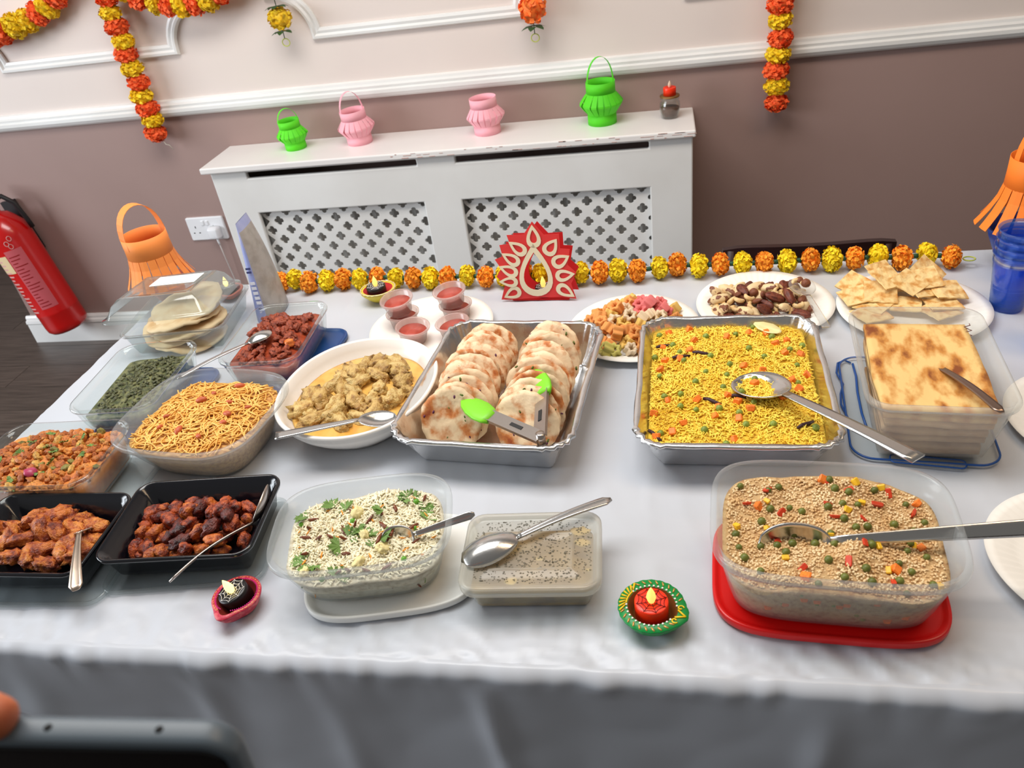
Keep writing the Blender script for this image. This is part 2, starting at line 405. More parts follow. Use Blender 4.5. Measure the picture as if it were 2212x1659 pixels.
for k in range(17):
    z = 0.125+k*0.013; a = rnd.uniform(12, 34)
    patch(-78, -78+a, z, z+0.0035, FR+0.0011).build('print_line', LW, FX).parent = lb
for k in range(15):
    z = 0.105+k*0.0155; a = rnd.uniform(10, 26)
    patch(-122, -122+a, z, z+0.006, FR+0.0008).build('lettering', LT, FX)
patch(-150, -84, 0.275, 0.345, FR+0.0008).build('cream_label', pm('cream_label', (232, 206, 160), 0.5), FX)
for a, z in ((-62, 0.385), (-50, 0.4), (-56, 0.372)):
    P = [((FR+0.001)*math.cos(rad(a)+0.09*math.cos(t)), (FR+0.001)*math.sin(rad(a)+0.09*math.cos(t)), z+0.009*math.sin(t)) for t in [2*PI*k/14 for k in range(14)]]
    G().tube(P, 0.0012, 5, closed=True).build('pictogram_ring', LT, FX)
G().lathe([(0.018, 0.515), (0.018, 0.555), (0.01, 0.56)], 16).build('valve', pm('brass', (190, 160, 90), 0.3, 1), FX)
G().box(-0.012, 0.012, -0.09, 0.03, 0.558, 0.57).build('lever_handle', BLACKP, FX, False, bevel=0.003)
G().tube([(0.02, 0, 0.53), (0.06, 0.01, 0.535), (0.086, 0.02, 0.5), (0.090, 0.026, 0.43), (0.088, 0.03, 0.40)], 0.009, 8).build('hose', BLACKP, FX)
G().box(-0.03, 0.03, FR-0.004, 0.09, 0.3, 0.5).build('wall_bracket', BLACKP, FX, False)

# ------------------------------------------------------------------ chair behind the table
CH = thing('dining_chair', 'dark brown wooden chair between the table and the wall', 'chair', (0.33, 1.78, 0))
CW = pm('dark_brown_wood', (46, 20, 20), 0.45, c2=(36, 14, 14), scale=6, stretch=(1, 1, 8))
rf = rr(0.40, 0.42, 0.04, 5)
G().loft([rf(0.006, 0.42), rf(0, 0.43), rf(0, 0.45), rf(0.01, 0.458)]).build('seat', CW, CH, False)
V = []; n = 13
for s_ in (-1, 1):
    for z in (0.50, 0.56, 0.60, 0.632):
        for k in range(n):
            x = -0.19+0.38*k/(n-1); zz = z-(0.010*abs(x/0.19)**6 if z > 0.62 else 0); V.append((x, 0.008*s_-0.03+0.02*(1-(x/0.19)**2)*-1, zz))
g = G(); F = []
for a in range(3):
    for k in range(n-1):
        i = a*n+k; F += [(i, i+1, i+n+1, i+n), (i+4*n, i+n+4*n, i+n+1+4*n, i+1+4*n)]
for k in range(n-1):
    F += [(3*n+k, 3*n+k+1, 7*n+k+1, 7*n+k), (k, 4*n+k, 4*n+k+1, k+1)]
for a in range(3):
    F += [(a*n, (a+1)*n, (a+5)*n, (a+4)*n), (a*n+n-1, (a+4)*n+n-1, (a+5)*n+n-1, (a+1)*n+n-1)]
g.add(V, F); g.build('backrest', CW, CH, False)
for x in (-0.17, 0.17):
    G().tube([(x, -0.03, 0.64 if False else 0.62), (x, -0.035, 0.44), (x, -0.05, 0)], [0.014, 0.017, 0.013], 8).build('leg', CW, CH)
    G().tube([(x, 0.3-0.12, 0.43), (x, 0.19, 0)], [0.018, 0.013], 8).build('leg', CW, CH)

# ------------------------------------------------------------------ table and cloth
TB = thing('folding_table', 'long trestle table under the white plastic cloth', 'table', (0.15, 0.975, 0))
TW = pm('table_laminate', (150, 140, 130), 0.5)
rf = rr(2.44, 0.9, 0.02, 4); G().loft([rf(0, 0.7), rf(0, 0.728)]).build('table_top', TW, TB, False)
for x in (-1.0, 1.0):
    for y in (-0.33, 0.33):
        G().tube([(x, y, 0), (x, y, 0.7)], 0.014, 8).build('leg', pm('leg_metal', (90, 90, 92), 0.4, 0.8), TB)
# cloth: wrinkled top, crumpled front edge, hanging front skirt, short drops at the back and the left
X0, X1, YF, YB = -1.085, 1.385, 0.512, 1.442
prof = []                                      # (y, z, ny, nz, kind) path from front hem over the top to the back hem
for k in range(46): z = 0.17+k*(0.722-0.17)/46; prof.append((YF-0.016-0.03*(0.722-z), z, -1, 0))
for k in range(9):
    a = rad(180-90*k/8); prof.append((YF+0.001+0.017*math.cos(a), 0.7235+0.0165*math.sin(a), math.cos(a), math.sin(a)))
nt_ = 120
for k in range(1, nt_+1): prof.append((YF+(YB-YF)*(k/nt_)**1.35, 0.74, 0, 1))
for k in range(1, 5):
    a = rad(90-90*k/4); prof.append((YB+0.012*math.cos(a), 0.728+0.012*math.sin(a), math.cos(a), math.sin(a)))
for k in range(1, 8): prof.append((YB+0.012, 0.728-0.03*k, 1, 0))
nx = 380; V = []; CREASE = [-0.62, -0.02, 0.58]
def skirt_disp(x, z):
    q = 0.74-z; a = min(1, q/0.10)
    d = 0.016*fbm(x+0.25*q, z*0.35, 2.6, 3)*a+0.009*nz(x*1.0-0.6*q, z, 5.0, 9)*a
    for c, wdt, amp in ((-0.205, 0.016, 0.014), (-0.56, 0.02, 0.010), (0.16, 0.018, 0.012), (-0.40, 0.02, 0.006), (0.42, 0.02, 0.012), (-0.80, 0.025, 0.008)):
        xx = x-c-0.10*q*(1 if c < 0 else -0.6)
        d += amp*math.exp(-(xx/wdt)**2)*a*(0.6+0.4*nz(c, z, 9, 4))
    d += 0.003*abs(nz(x, z*1.2, 10, 6))*a
    d += 0.010*math.exp(-((z-(0.56-0.35*(x+0.62)))/0.02)**2)*(1 if x < -0.30 else 0)*max(0, min(1, (-0.3-x)/0.15))
    return d
for (y, z, ny, nz_) in prof:
    for i in range(nx+1):
        x = X0+(X1-X0)*i/nx; px, py, pz = x, y, z
        if nz_ == 0 and ny < 0:
            py -= skirt_disp(x, z)+0.004*max(0, 1-(0.722-z)/0.06)*abs(nz(x, 0.3, 19, 2))
            px += 0.004*nz(x, z, 6, 8)
        elif nz_ == 1 and y < YB:
            e = max(0, 1-(y-YF)/0.13); f_ = max(0, 1-(y-YF)/0.03)
            rid = 1-abs(nz(x*1.0+0.3*y, y*0.45, 17, 1)); rid2 = 1-abs(nz(x+1.3*y, y*1.6, 9, 5))
            dz = -0.0016*(1-rid**3)-0.0012*(1-rid2**4)+0.0010
            dz += -0.0060*e*(abs(nz(x+0.5*y, y*0.8, 30, 7))+0.5*abs(nz(x, y, 60, 9)))
            dz += 0.0006*nz(x, y, 14, 4)
            for c in CREASE: dz += 0.0011*math.exp(-((x-c-0.015*nz(y, 0, 6, c))/0.006)**2)*(1-e)
            dz += 0.0010*math.exp(-((y-0.975-0.01*nz(x, 0, 5, 1))/0.005)**2)
            for c, sl, w_, am in ((0.70, 0.10, 0.010, 0.0016), (0.735, -0.06, 0.008, 0.0013), (0.665, 0.2, 0.009, 0.0015)):
                dz += am*math.exp(-((y-c-sl*(x-0.0))/w_)**2)*max(0, 1-abs(x-0.0)/0.12)
            pz = min(0.7411, 0.7402+dz)
        else:
            if ny < 0 or (nz_ > 0 and y < 0.6):
                q = 0.006*abs(nz(x, 0.3, 19, 2))+0.003*nz(x, 0.9, 45, 2)
                py += ny*(q+skirt_disp(x, 0.722)*0.3); pz += nz_*q*0.3-0.003*abs(nz(x, 0.1, 24, 7))
        V.append((px, py, pz))
n = nx+1; F = []
for j in range(len(prof)-1):
    for i in range(nx):
        a = j*n+i; F.append((a, a+1, a+n+1, a+n))
CL = pm('white_plastic_cloth', (200, 204, 212), 0.36, c2=(196, 201, 209), scale=3, bump=0.05, bscale=40, spec=0.4)
CLO = thing('tablecloth', 'thin white plastic cloth spread over the long food table', 'tablecloth', (0.15, 0.975, 0.74))
cl = link('cloth_sheet', mesh('cloth_sheet', [(x-0.15, y-0.975, z-0.74) for x, y, z in V], F, CL), CLO)
g = G(); R_ = []                                  # short drop at the left end
for k in range(5):
    zz = 0.739-0.035*k; R_.append([(X0-0.15-(0.006 if k else 0), YF+0.004+(YB-YF)*j/60-0.975, zz-0.74+(0.002*nz(j, k, 0.7) if k else 0)) for j in range(61)])
g.loft(R_, False, False, False); g.build('end_drop', CL, CLO)
# ================================================================== MARIGOLD GARLANDS
def pom_mesh(name, mat, seed, flat=0.78, n=190):
    q = random.Random(seed); g = G(); g.add([v*0.87 for v in ICO2[0]], ICO2[1]); ga = PI*(3-math.sqrt(5))
    for k in range(n):
        z = 1-2*(k+0.5)/n; r = math.sqrt(1-z*z); t = ga*k+q.uniform(-0.2, 0.2)
        d = Vector((r*math.cos(t), r*math.sin(t), z)); u = d.cross(Vector((q.uniform(-1, 1), q.uniform(-1, 1), q.uniform(-1, 1)))); u.normalize(); v = d.cross(u)
        L_ = q.uniform(0.9, 1.1); w = q.uniform(0.13, 0.2); P = []
        for s_, ww in ((0.8, 0.7), (0.92, 1), (1.0, 0.75)):
            c = d*s_*L_+v*0.16*(s_-0.5)**2*4*q.choice((-1, 1)); P += [c-u*w*ww, c+u*w*ww]
        g.add(P, [(0, 1, 3, 2), (2, 3, 5, 4)])
    V = [(x, y, z*flat) for x, y, z in g.V]
    return mesh(name, V, g.F, mat, True)
MO = pm('orange_marigold_petal', (255, 174, 46), 0.7, c2=(255, 144, 18), scale=40, var=0.08)
MY = pm('yellow_marigold_petal', (255, 232, 30), 0.7, c2=(250, 214, 10), scale=40, var=0.08)
MR = pm('red_orange_marigold_petal', (255, 112, 48), 0.7, c2=(252, 84, 26), scale=40, var=0.08)
MD = pm('mustard_marigold_petal', (255, 222, 30), 0.7, c2=(244, 196, 10), scale=40, var=0.08)
POM = {k: [pom_mesh('flower', m, s_+i*7) for s_ in (1, 2, 3)] for i, (k, m) in enumerate((('o', MO), ('y', MY), ('r', MR), ('d', MD)))}
GREEN = pm('green_bead', (30, 84, 62), 0.4); LEAF = pm('fabric_leaf_green', (52, 92, 44), 0.6, c2=(36, 66, 36), scale=60)
STRING = pm('garland_string', (220, 214, 200), 0.8); RINGM = pm('yellow_ring', (206, 214, 90), 0.4)
def garland(label, pts, cols, R_, flat, horizontal=False, beads=True, axis=None):
    c = pts[len(pts)//2]; t = thing('marigold_garland', label, 'garland', c, 0, 'marigold garlands')
    P = [Vector(p)-Vector(c) for p in pts]
    for i, (p, k) in enumerate(zip(P, cols)):
        a = (P[min(i+1, len(P)-1)]-P[max(i-1, 0)]).normalized(); q = a.to_track_quat('Z', 'Y').to_euler()
        o = link('flower', POM[k][i % 3], t, p, q, R_*rnd.uniform(0.94, 1.05))
        q2 = (a.to_track_quat('Z', 'Y').to_matrix()@Euler((0, 0, rnd.uniform(0, 6.3))).to_matrix()).to_euler(); o.rotation_euler = q2
    G().tube(P, 0.0012, 5).build('string', STRING, t)
    if beads:
        for i in range(len(P)-1):
            d = (P[i+1]-P[i]); m = (P[i]+P[i+1])/2; dn = d.normalized(); l = max(0.005, d.length/2-R_*flat+0.006)
            G().tube([m-dn*l, m-dn*l*0.5, m+dn*l*0.5, m+dn*l], [0.003, 0.0048, 0.0048, 0.003], 8).build('bead', GREEN, t)
    return t, P
tg = [(-0.798, 1.403), (-0.77, 1.415), (-0.731, 1.397), (-0.693, 1.402), (-0.657, 1.404), (-0.619, 1.401), (-0.583, 1.408), (-0.539, 1.397), (-0.501, 1.394), (-0.464, 1.392), (-0.427, 1.389), (-0.387, 1.393), (-0.347, 1.385), (-0.311, 1.385), (-0.27, 1.389), (-0.236, 1.384), (-0.196, 1.384), (-0.157, 1.382), (-0.12, 1.382), (-0.085, 1.385), (-0.048, 1.381), (-0.006, 1.39), (0.028, 1.399), (0.068, 1.39), (0.108, 1.392), (0.148, 1.39), (0.187, 1.389), (0.228, 1.391), (0.27, 1.392), (0.307, 1.39), (0.347, 1.391), (0.387, 1.391), (0.425, 1.383), (0.469, 1.391), (0.507, 1.379)]
t, P = garland('orange and yellow marigold garland lying along the back of the table', [(x, y, TZ+0.0212) for x, y in tg], ['oy'[i % 2] for i in range(len(tg))], 0.0222, 0.92)
e = P[-1]; G().tube([(e.x+0.03+0.01*math.cos(a), e.y+0.008*math.sin(a), e.z-0.006) for a in [2*PI*k/16 for k in range(16)]], 0.0013, 5, closed=True).build('end_ring', RINGM, t)
GY = 2.455
zl = [1.193+0.043*k for k in range(8, 0, -1)]+[1.193, 1.152, 1.109, 1.07, 1.027, 0.983, 0.94, 0.9, 0.862, 0.818]
t, P = garland('hanging marigold garland left of the radiator cover crossing the rail', [(-1.668+0.004*math.sin(i*2.1), GY, z) for i, z in enumerate(zl)], ['dr'[i % 2] for i in range(len(zl))], 0.036, 0.62, beads=False)
e = P[-1]; G().tube([e+Vector(v) for v in ((0.01, 0, -0.01), (0.022, 0, -0.04), (0.03, 0.005, -0.045), (0.036, 0.01, -0.062))], 0.0014, 5).build('string_end', STRING, t)
zr = [1.012+0.043*k for k in range(10, 0, -1)]+[1.012, 0.973, 0.925, 0.882, 0.838, 0.796, 0.747]
garland('hanging marigold garland on the bare wall right of the radiator cover', [(0.335+0.003*math.sin(i*1.7), GY, z) for i, z in enumerate(zr)], ['rd'[i % 2] for i in range(len(zr))], 0.035, 0.66, beads=False)
sw = [(-2.2, 1.163), (-2.15, 1.158), (-2.112, 1.160), (-2.076, 1.165), (-2.02, 1.178), (-1.965, 1.189), (-1.918, 1.204), (-1.876, 1.222), (-1.838, 1.246), (-1.808, 1.276), (-1.78, 1.31), (-1.76, 1.345), (-1.74, 1.38)]
garland('marigold swag draped on the wall in the top left corner', [(x, GY, z+0.012) for x, z in sw], list('rdrrddrdrdrdr'), 0.038, 0.6, beads=False)
sw = [(-1.62, 1.30), (-1.60, 1.272), (-1.575, 1.245), (-1.545, 1.222), (-1.497, 1.204), (-1.456, 1.194), (-1.415, 1.189), (-1.371, 1.19), (-1.328, 1.196), (-1.285, 1.21), (-1.25, 1.228), (-1.22, 1.255), (-1.2, 1.29)]
garland('curved marigold swag above the white wall moulding at the top', [(x, GY-0.015, z+0.008) for x, z in sw], list('drdrdrdrdrdrd'), 0.04, 0.58, beads=False)
def leafmesh():
    g = G()
    for k in range(6):
        a = 2*PI*k/6; d = Vector((math.cos(a), math.sin(a), 0)); n = Vector((-d.y, d.x, 0)); P = []
        for s_, w, z in ((0.15, 0.12, 0), (0.55, 0.34, 0.05), (0.85, 0.2, -0.08), (1.05, 0.02, -0.2)):
            P += [tuple(d*s_-n*w+Vector((0, 0, z))), tuple(d*s_+n*w+Vector((0, 0, z)))]
        g.add(P, [(0, 1, 3, 2), (2, 3, 5, 4), (4, 5, 7, 6)])
    return mesh('leaf_whorl', g.V, g.F, LEAF)
LM = leafmesh()
CAR_Y = pm('yellow_silk_petal', (250, 214, 40), 0.6, c2=(228, 180, 10), scale=30); CAR_O = pm('orange_silk_petal', (255, 96, 16), 0.6, c2=(255, 150, 60), scale=24)
CPOM = {'y': pom_mesh('silk_flower', CAR_Y, 31, 0.9, 90), 'o': pom_mesh('silk_flower', CAR_O, 32, 1.0, 90), 'r': pom_mesh('silk_flower', MR, 33, 0.9, 90)}
def flower_string(label, x, items, ringz):
    t = thing('flower_string', label, 'garland', (x, 2.44, 1.3), 0, 'silk flower strings')
    for kind, z, r in items:
        if kind == 'l':
            link('leaf_whorl', LM, t, (0, 0, z-1.3), (rnd.uniform(-0.2, 0.2), 0, rnd.uniform(0, 1)), (r, r, r*0.9))
        else: link('flower', CPOM[kind], t, (0, 0, z-1.3), (0, 0, rnd.uniform(0, 6)), r)
    G().tube([(0, 0, 0.35), (0, 0, ringz-1.3+0.012)], 0.0014, 5).build('string', pm('thin_green_wire', (70, 84, 60), 0.6), t)
    G().tube([(0.012*math.cos(a), 0.002, ringz-1.3+0.011*math.sin(a)) for a in [2*PI*k/16 for k in range(16)]], 0.0016, 5, closed=True).build('end_ring', RINGM, t)
flower_string('silk flower string with yellow flower and green leaves above the small green lantern', -1.118,
              [('r', 1.37, 0.032), ('l', 1.335, 0.03), ('y', 1.3, 0.034), ('l', 1.265, 0.03), ('r', 1.215, 0.032), ('l', 1.158, 0.036), ('y', 1.125, 0.037), ('l', 1.088, 0.036)], 1.056)
flower_string('silk flower string ending in an orange flower at the top centre of the wall', -0.352,
              [('y', 1.32, 0.034), ('l', 1.27, 0.03), ('r', 1.22, 0.036), ('l', 1.16, 0.036), ('o', 1.075, 0.041), ('l', 1.026, 0.037)], 0.995)

# ================================================================== PAPER LANTERNS
def paper(name, c): return pm(name, c, 0.65)
def slit_lantern(label, loc, mat, r, h, bul, handle=True, hh=0.05, rz=0, n=18, tilt=(0, 0), thick_handle=0.010, holes=False):
    """paper cylinder with vertical slits that bow outwards in the middle"""
    t = thing('paper_lantern', label, 'lantern', loc, rz, 'paper lanterns'); t.rotation_euler = (tilt[0], tilt[1], rz)
    zt, zb = h*0.70, h*0.42
    def band(z0, z1, name):
        g = G(); g.lathe([(r, z0), (r, z1)], 36, cap0=False, cap1=False); return g.build(name, mat, t, True, solid=0.0006)
    band(0, zb*0.6, 'lower_band'); ub = band(h*0.74, h, 'upper_band')
    for k in range(n):
        a0 = 2*PI*k/n; a1 = 2*PI*(k+0.97)/n; am = (a0+a1)/2; g = G(); P = []
        b = bul*rnd.uniform(0.8, 1.1)
        for s_ in (0, 0.25, 0.46, 0.54, 0.75, 1):
            z = zb*0.6+(h*0.74-zb*0.6)*s_; q = r+b*(1-abs(2*s_-1)**1.1); wv = 1-0.2*(1-abs(2*s_-1))
            P.append([(q*math.cos(am+(a-am)*wv), q*math.sin(am+(a-am)*wv), z) for a in (a0, am, a1)])
        g.loft(P, False, False, False); g.build('paper_strip', mat, t, False, solid=0.0006)
    if handle:
        g = G(); R_ = []
        for k in range(15):
            a = PI*k/14; x = r*0.98*math.cos(a); z = h-0.012+(hh+0.012)*math.sin(a)**0.9 if 0 < k < 14 else h-0.012
            R_.append([(x, -thick_handle/2, z), (x, thick_handle/2, z)])
        g.loft(R_, False, False, False); g.build('handle', mat, t, False, solid=0.0007)
    return t
SZ = 0.7422
GRP = paper('green_paper', (92, 226, 26)); PKP = paper('pink_paper', (250, 178, 190)); GRP2 = paper('bright_green_paper', (84, 214, 22))
slit_lantern('small green paper lantern with handle at left end of the radiator shelf', (-1.165, 2.412, SZ), GRP, 0.034, 0.092, 0.017, True, 0.036, 0.7, tilt=(0, -0.04))
slit_lantern('pink paper lantern with a tall handle on the radiator shelf', (-0.945, 2.415, SZ), PKP, 0.04, 0.105, 0.019, True, 0.056, 0.8, tilt=(0, -0.05))
slit_lantern('pink paper lantern without handle on the radiator shelf', (-0.524, 2.41, SZ), PKP, 0.041, 0.108, 0.019, False, 0, 0.3, tilt=(0, -0.03))
slit_lantern('large green paper lantern with thin handle towards the right of the radiator shelf', (-0.17, 2.415, SZ), GRP2, 0.043, 0.122, 0.024, True, 0.068, 0.5, n=20, thick_handle=0.009)
ORP = pm('orange_paper', (255, 150, 70), 0.65); ORP2 = pm('deep_orange_paper', (250, 128, 30), 0.65)
def fringe_lantern(label, loc, mat, r, h, fl, hh, rz=0, tilt=(0, 0), n=17, hw=0.026):
    """paper cylinder cut into a flared fringe below, with a wide strap handle"""
    t = thing('paper_lantern', label, 'lantern', loc, rz, 'paper lanterns'); t.rotation_euler = (tilt[0], tilt[1], rz)
    g = G(); g.lathe([(r*1.02, h*0.58), (r, h*0.8), (r, h)], 40, cap0=False, cap1=False); g.build('paper_band', mat, t, True, solid=0.0007)
    for k in range(n):
        a0 = 2*PI*(k+0.04)/n; a1 = 2*PI*(k+0.96)/n; am = (a0+a1)/2; f2 = fl*rnd.uniform(0.8, 1.15); P = []; tw = rnd.uniform(-0.06, 0.06)
        for s_ in (0, 0.3, 0.6, 0.85, 1):
            z = h*0.59*(1-s_)+0.001; q = r*1.02+f2*s_**1.5; w_ = min(1.0, 1.1*(r*1.02/q)**0.9)
            P.append([(q*math.cos(am+tw*s_+(a-am)*w_), q*math.sin(am+tw*s_+(a-am)*w_), z) for a in (a0, am, a1)])
        G().loft(P, False, False, False).build('fringe_strip', mat, t, False, solid=0.0007)
    R_ = []
    for k in range(17):
        a = PI*k/16; x = r*0.97*math.cos(a); z = h-0.02+(hh+0.02)*math.sin(a)**0.75 if 0 < k < 16 else h-0.02
        R_.append([(x, -hw/2, z), (x, hw/2, z)])
    G().loft(R_, False, False, False).build('handle', mat, t, False, solid=0.0008)
    return t
def small_bowl(label, loc, R_, h, mat):
    t = thing('small_bowl', label, 'bowl', loc)
    G().lathe([(R_*0.3, 0), (R_*0.45, 0), (R_*0.46, 0.004), (R_*0.62, h*0.3), (R_*0.9, h*0.75), (R_, h-0.001), (R_-0.001, h), (R_-0.003, h-0.001), (R_*0.86, h*0.74), (R_*0.56, h*0.3), (R_*0.3, 0.006)], 32).build('bowl_wall', mat, t)
    G().tube([(R_*math.cos(2*PI*k/32), R_*math.sin(2*PI*k/32), h-0.001) for k in range(32)], 0.0014, 5, closed=True).build('rim', mat, t)
small_bowl('pinkish small bowl under the orange fringed lantern at the left end', (-1.028, 1.372, TZ), 0.052, 0.054, pm('pinkish_clay', (206, 140, 124), 0.6))
small_bowl('dark blue bowl under the orange lantern behind the blue cups', (0.608, 1.362, TZ), 0.058, 0.082, pm('dark_blue_bowl', (30, 60, 140), 0.4))
fringe_lantern('orange fringed paper lantern with strap handle at the left end of the table', (-1.045, 1.368, TZ+0.0555), ORP, 0.045, 0.108, 0.022, 0.062, 1.0)
fringe_lantern('orange fringed paper lantern behind the blue cups at the right edge', (0.606, 1.362, TZ+0.0845), ORP2, 0.044, 0.118, 0.030, 0.062, 0.25, hw=0.012, n=15)

# ================================================================== LED CANDLES, DIYAS
BLKC = pm('black_candle_plastic', (24, 20, 22), 0.35); REDC = pm('red_candle_plastic', (250, 52, 10), 0.35, sss=0.1)
WEBW = pm('white_web_print', (225, 222, 220), 0.5); WEBD = pm('dark_web_line', (120, 14, 10), 0.5)
FLAME_ON = pm('glowing_led_flame', (255, 226, 130), 0.4, emit=2.2); FLAME_TIP = pm('led_flame_core', (255, 214, 110), 0.4, emit=0.9)
FLAME_OFF = pm('unlit_led_flame', (226, 196, 170), 0.35)
def candle(label, loc, body, web, flame, R_=0.0185, h=0.016, rz=0, fh=0.021, tilt=(0, 0)):
    t = thing('led_candle', label, 'candle', loc, rz, 'LED tea lights'); t.rotation_euler = (tilt[0], tilt[1], rz)
    G().lathe([(R_*0.6, 0), (R_, 0), (R_, h-0.0012), (R_-0.001, h), (R_*0.55, h-0.0012), (0.001, h-0.0018)], 36).build('body', body, t)
    if web:
        g = G(); zf = lambda q: h+0.0004-0.0018*(1-q/R_)
        for k in range(8):
            a = 2*PI*k/8; g.tube([(q*math.cos(a), q*math.sin(a), zf(q)) for q in (0.003, R_*0.5, R_*0.95)], 0.00035, 4)
            for q in (0.38, 0.64, 0.9):
                b = 2*PI*(k+1)/8; m = (a+b)/2; q *= R_
                g.tube([(q*math.cos(a), q*math.sin(a), zf(q)), (q*0.84*math.cos(m-0.18), q*0.84*math.sin(m-0.18), zf(q)), (q*0.84*math.cos(m+0.18), q*0.84*math.sin(m+0.18), zf(q)), (q*math.cos(b), q*math.sin(b), zf(q))], 0.00035, 4)
        g.build('web_print', web, t)
    G().lathe([(0.001, h-0.002), (0.0035, h-0.001), (0.0054, h+fh*0.28), (0.004, h+fh*0.6), (0.0018, h+fh*0.86), (0.0003, h+fh)], 14).build('flame', flame, t)
    return t
def diya_ring(w, d, spout, k_=1.0, scal=0, n=72, sa=0.0):
    """outline of a clay lamp: round bowl pinched to a pointed spout on one side"""
    P = []
    for k in range(n):
        a = 2*PI*k/n; s_ = max(0, math.cos(a-sa)); q = 1+spout*s_**14
        q *= 1+scal*abs(math.sin(a*11))
        P.append((w*k_*q*math.cos(a), d*k_*q*math.sin(a)))
    return P
def diya(label, loc, rz, mat, inner, w, d, h, spout, scal=0, sa=0.0, rim=0.2, foot=0.55, trimm=None, lift=0.0):
    t = thing('diya_lamp', label, 'oil lamp', loc, rz, 'painted diya lamps')
    R_ = lambda k_, z, sc=scal: [(x, y, z+lift*max(0, math.cos(math.atan2(y, x)-sa))**10) for x, y in diya_ring(w, d, spout, k_, sc, sa=sa)]
    g = G(); g.loft([R_(foot*0.8, 0, 0), R_(foot, 0.0, 0), R_((foot+1)/2, h*0.35, scal*0.5), R_(0.97, h*0.8), R_(1.0, h*0.92), R_(0.99, h), R_(1-rim, h*0.98, 0)], True, False); g.build('clay_body', mat, t)
    g = G(); g.loft([R_(1-rim, h*0.98, 0), R_(1-rim-0.03, h*0.9, 0), R_(0.66-rim*0.3, h*0.45, 0), R_(0.5, h*0.3, 0), R_(0.1, h*0.28, 0)], False, True); g.build('bowl_inside', inner, t)
    return t
# green diya with white beads and yellow scrolls
DG = pm('green_diya_paint', (8, 140, 62), 0.4); DGI = pm('ochre_gold_inside', (130, 86, 40), 0.4, 0.2)
gd = diya('green painted diya with white dots and yellow scrolls at the front of the table', (-0.019, 0.578, TZ), 0, DG, DGI, 0.036, 0.036, 0.02, 0.14, 0.03, sa=rad(-22), rim=0.28, foot=0.7)
WD = pm('white_dot_paint', (250, 248, 240), 0.4); YP = pm('yellow_scroll_paint', (246, 204, 24), 0.4); GP = pm('gold_glitter_dash', (226, 168, 96), 0.35, 0.4)
g = G()
for k in range(34):
    a = 2*PI*k/34
    if abs(((a-rad(158)+PI) % (2*PI))-PI) < 0.32 or abs(((a-rad(-22)+PI) % (2*PI))-PI) < 0.2: continue
    g.sph((0.0272*math.cos(a), 0.0272*math.sin(a), 0.0203), 0.0014, 6, 4, (1, 1, 0.6))
tag(g.build('white_dots', WD, gd), kind='stuff')
g = G()
for k in range(28):
    a = 2*PI*k/28
    if abs(((a-rad(158)+PI) % (2*PI))-PI) < 0.42 or abs(((a-rad(-22)+PI) % (2*PI))-PI) < 0.5: continue
    g.tube([(0.0302*math.cos(a), 0.0302*math.sin(a), 0.0202), (0.0346*math.cos(a+0.09), 0.0346*math.sin(a+0.09), 0.0198)], 0.001, 5)
tag(g.build('gold_dashes', GP, gd), kind='stuff')
g = G()
for k in range(9):
    a = rad(158)+(k-4)*0.155; g.tube([(0.0285*math.cos(rad(158)+(k-4)*0.1), 0.0285*math.sin(rad(158)+(k-4)*0.1), 0.0204), (0.0352*math.cos(a), 0.0352*math.sin(a), 0.0203)], [0.0008, 0.0014], 5)
g.tube([(0.0275*math.cos(rad(158)+k*0.08), 0.0275*math.sin(rad(158)+k*0.08), 0.0204) for k in range(-4, 5)], 0.001, 5)
g.build('yellow_peacock', YP, gd)
g = G()
for sg in (-1, 1):
    g.tube([((0.0315+0.0035*math.cos(t)*(1-k/26))*math.cos(rad(-22)+sg*(0.30+0.1*math.sin(t)*(1-k/26))), (0.0315+0.0035*math.cos(t)*(1-k/26))*math.sin(rad(-22)+sg*(0.30+0.1*math.sin(t)*(1-k/26))), 0.0204) for k, t in enumerate([0.45*k for k in range(13)])], 0.0009, 5)
    g.tube([(0.029*math.cos(rad(-22)+sg*0.18), 0.029*math.sin(rad(-22)+sg*0.18), 0.0205), (0.039*math.cos(rad(-22)), 0.039*math.sin(rad(-22)), 0.0205)], 0.0011, 5)
g.build('yellow_scrolls', YP, gd)
candle('red LED candle with dark web lines in the green diya', (-0.019, 0.578, TZ+0.0065), REDC, WEBD, FLAME_TIP, 0.0185, 0.021, 0.3)
# pink diya
DP = pm('pink_red_diya_paint', (190, 40, 66), 0.45, c2=(214, 90, 96), scale=160, ramp=(0.5, 0.6)); DPI = pm('maroon_diya_inside', (120, 36, 26), 0.5)
pdy = diya('pink and red diya with pointed spout beside the black trays', (-0.513, 0.573, TZ), rad(-97), DP, DPI, 0.030, 0.030, 0.02, 0.3, 0, sa=0, rim=0.2, foot=0.66)
g = G()
for k in range(64):
    a = 2*PI*k/64
    if math.cos(a) > 0.97: continue
    g.sph((0.0248*math.cos(a), 0.0248*math.sin(a), 0.0203), 0.00085, 6, 4)
g.build('magenta_beading', pm('magenta_beads', (226, 20, 150), 0.4), pdy)
g = G()
for k in range(80):
    a = 2*PI*k/80
    if math.cos(a) > 0.95: continue
    g.tube([(0.0272*math.cos(a), 0.0272*math.sin(a), 0.0202), (0.0289*math.cos(a+0.04*(-1)**k), 0.0289*math.sin(a+0.04*(-1)**k), 0.0194)], 0.0005, 4)
g.build('gold_zigzag', GP, pdy)
candle('lit black LED candle with white web print in the pink diya', (-0.514, 0.576, TZ+0.0065), BLKC, WEBW, FLAME_ON, 0.0185, 0.019, 0.2, tilt=(0.05, -0.22))
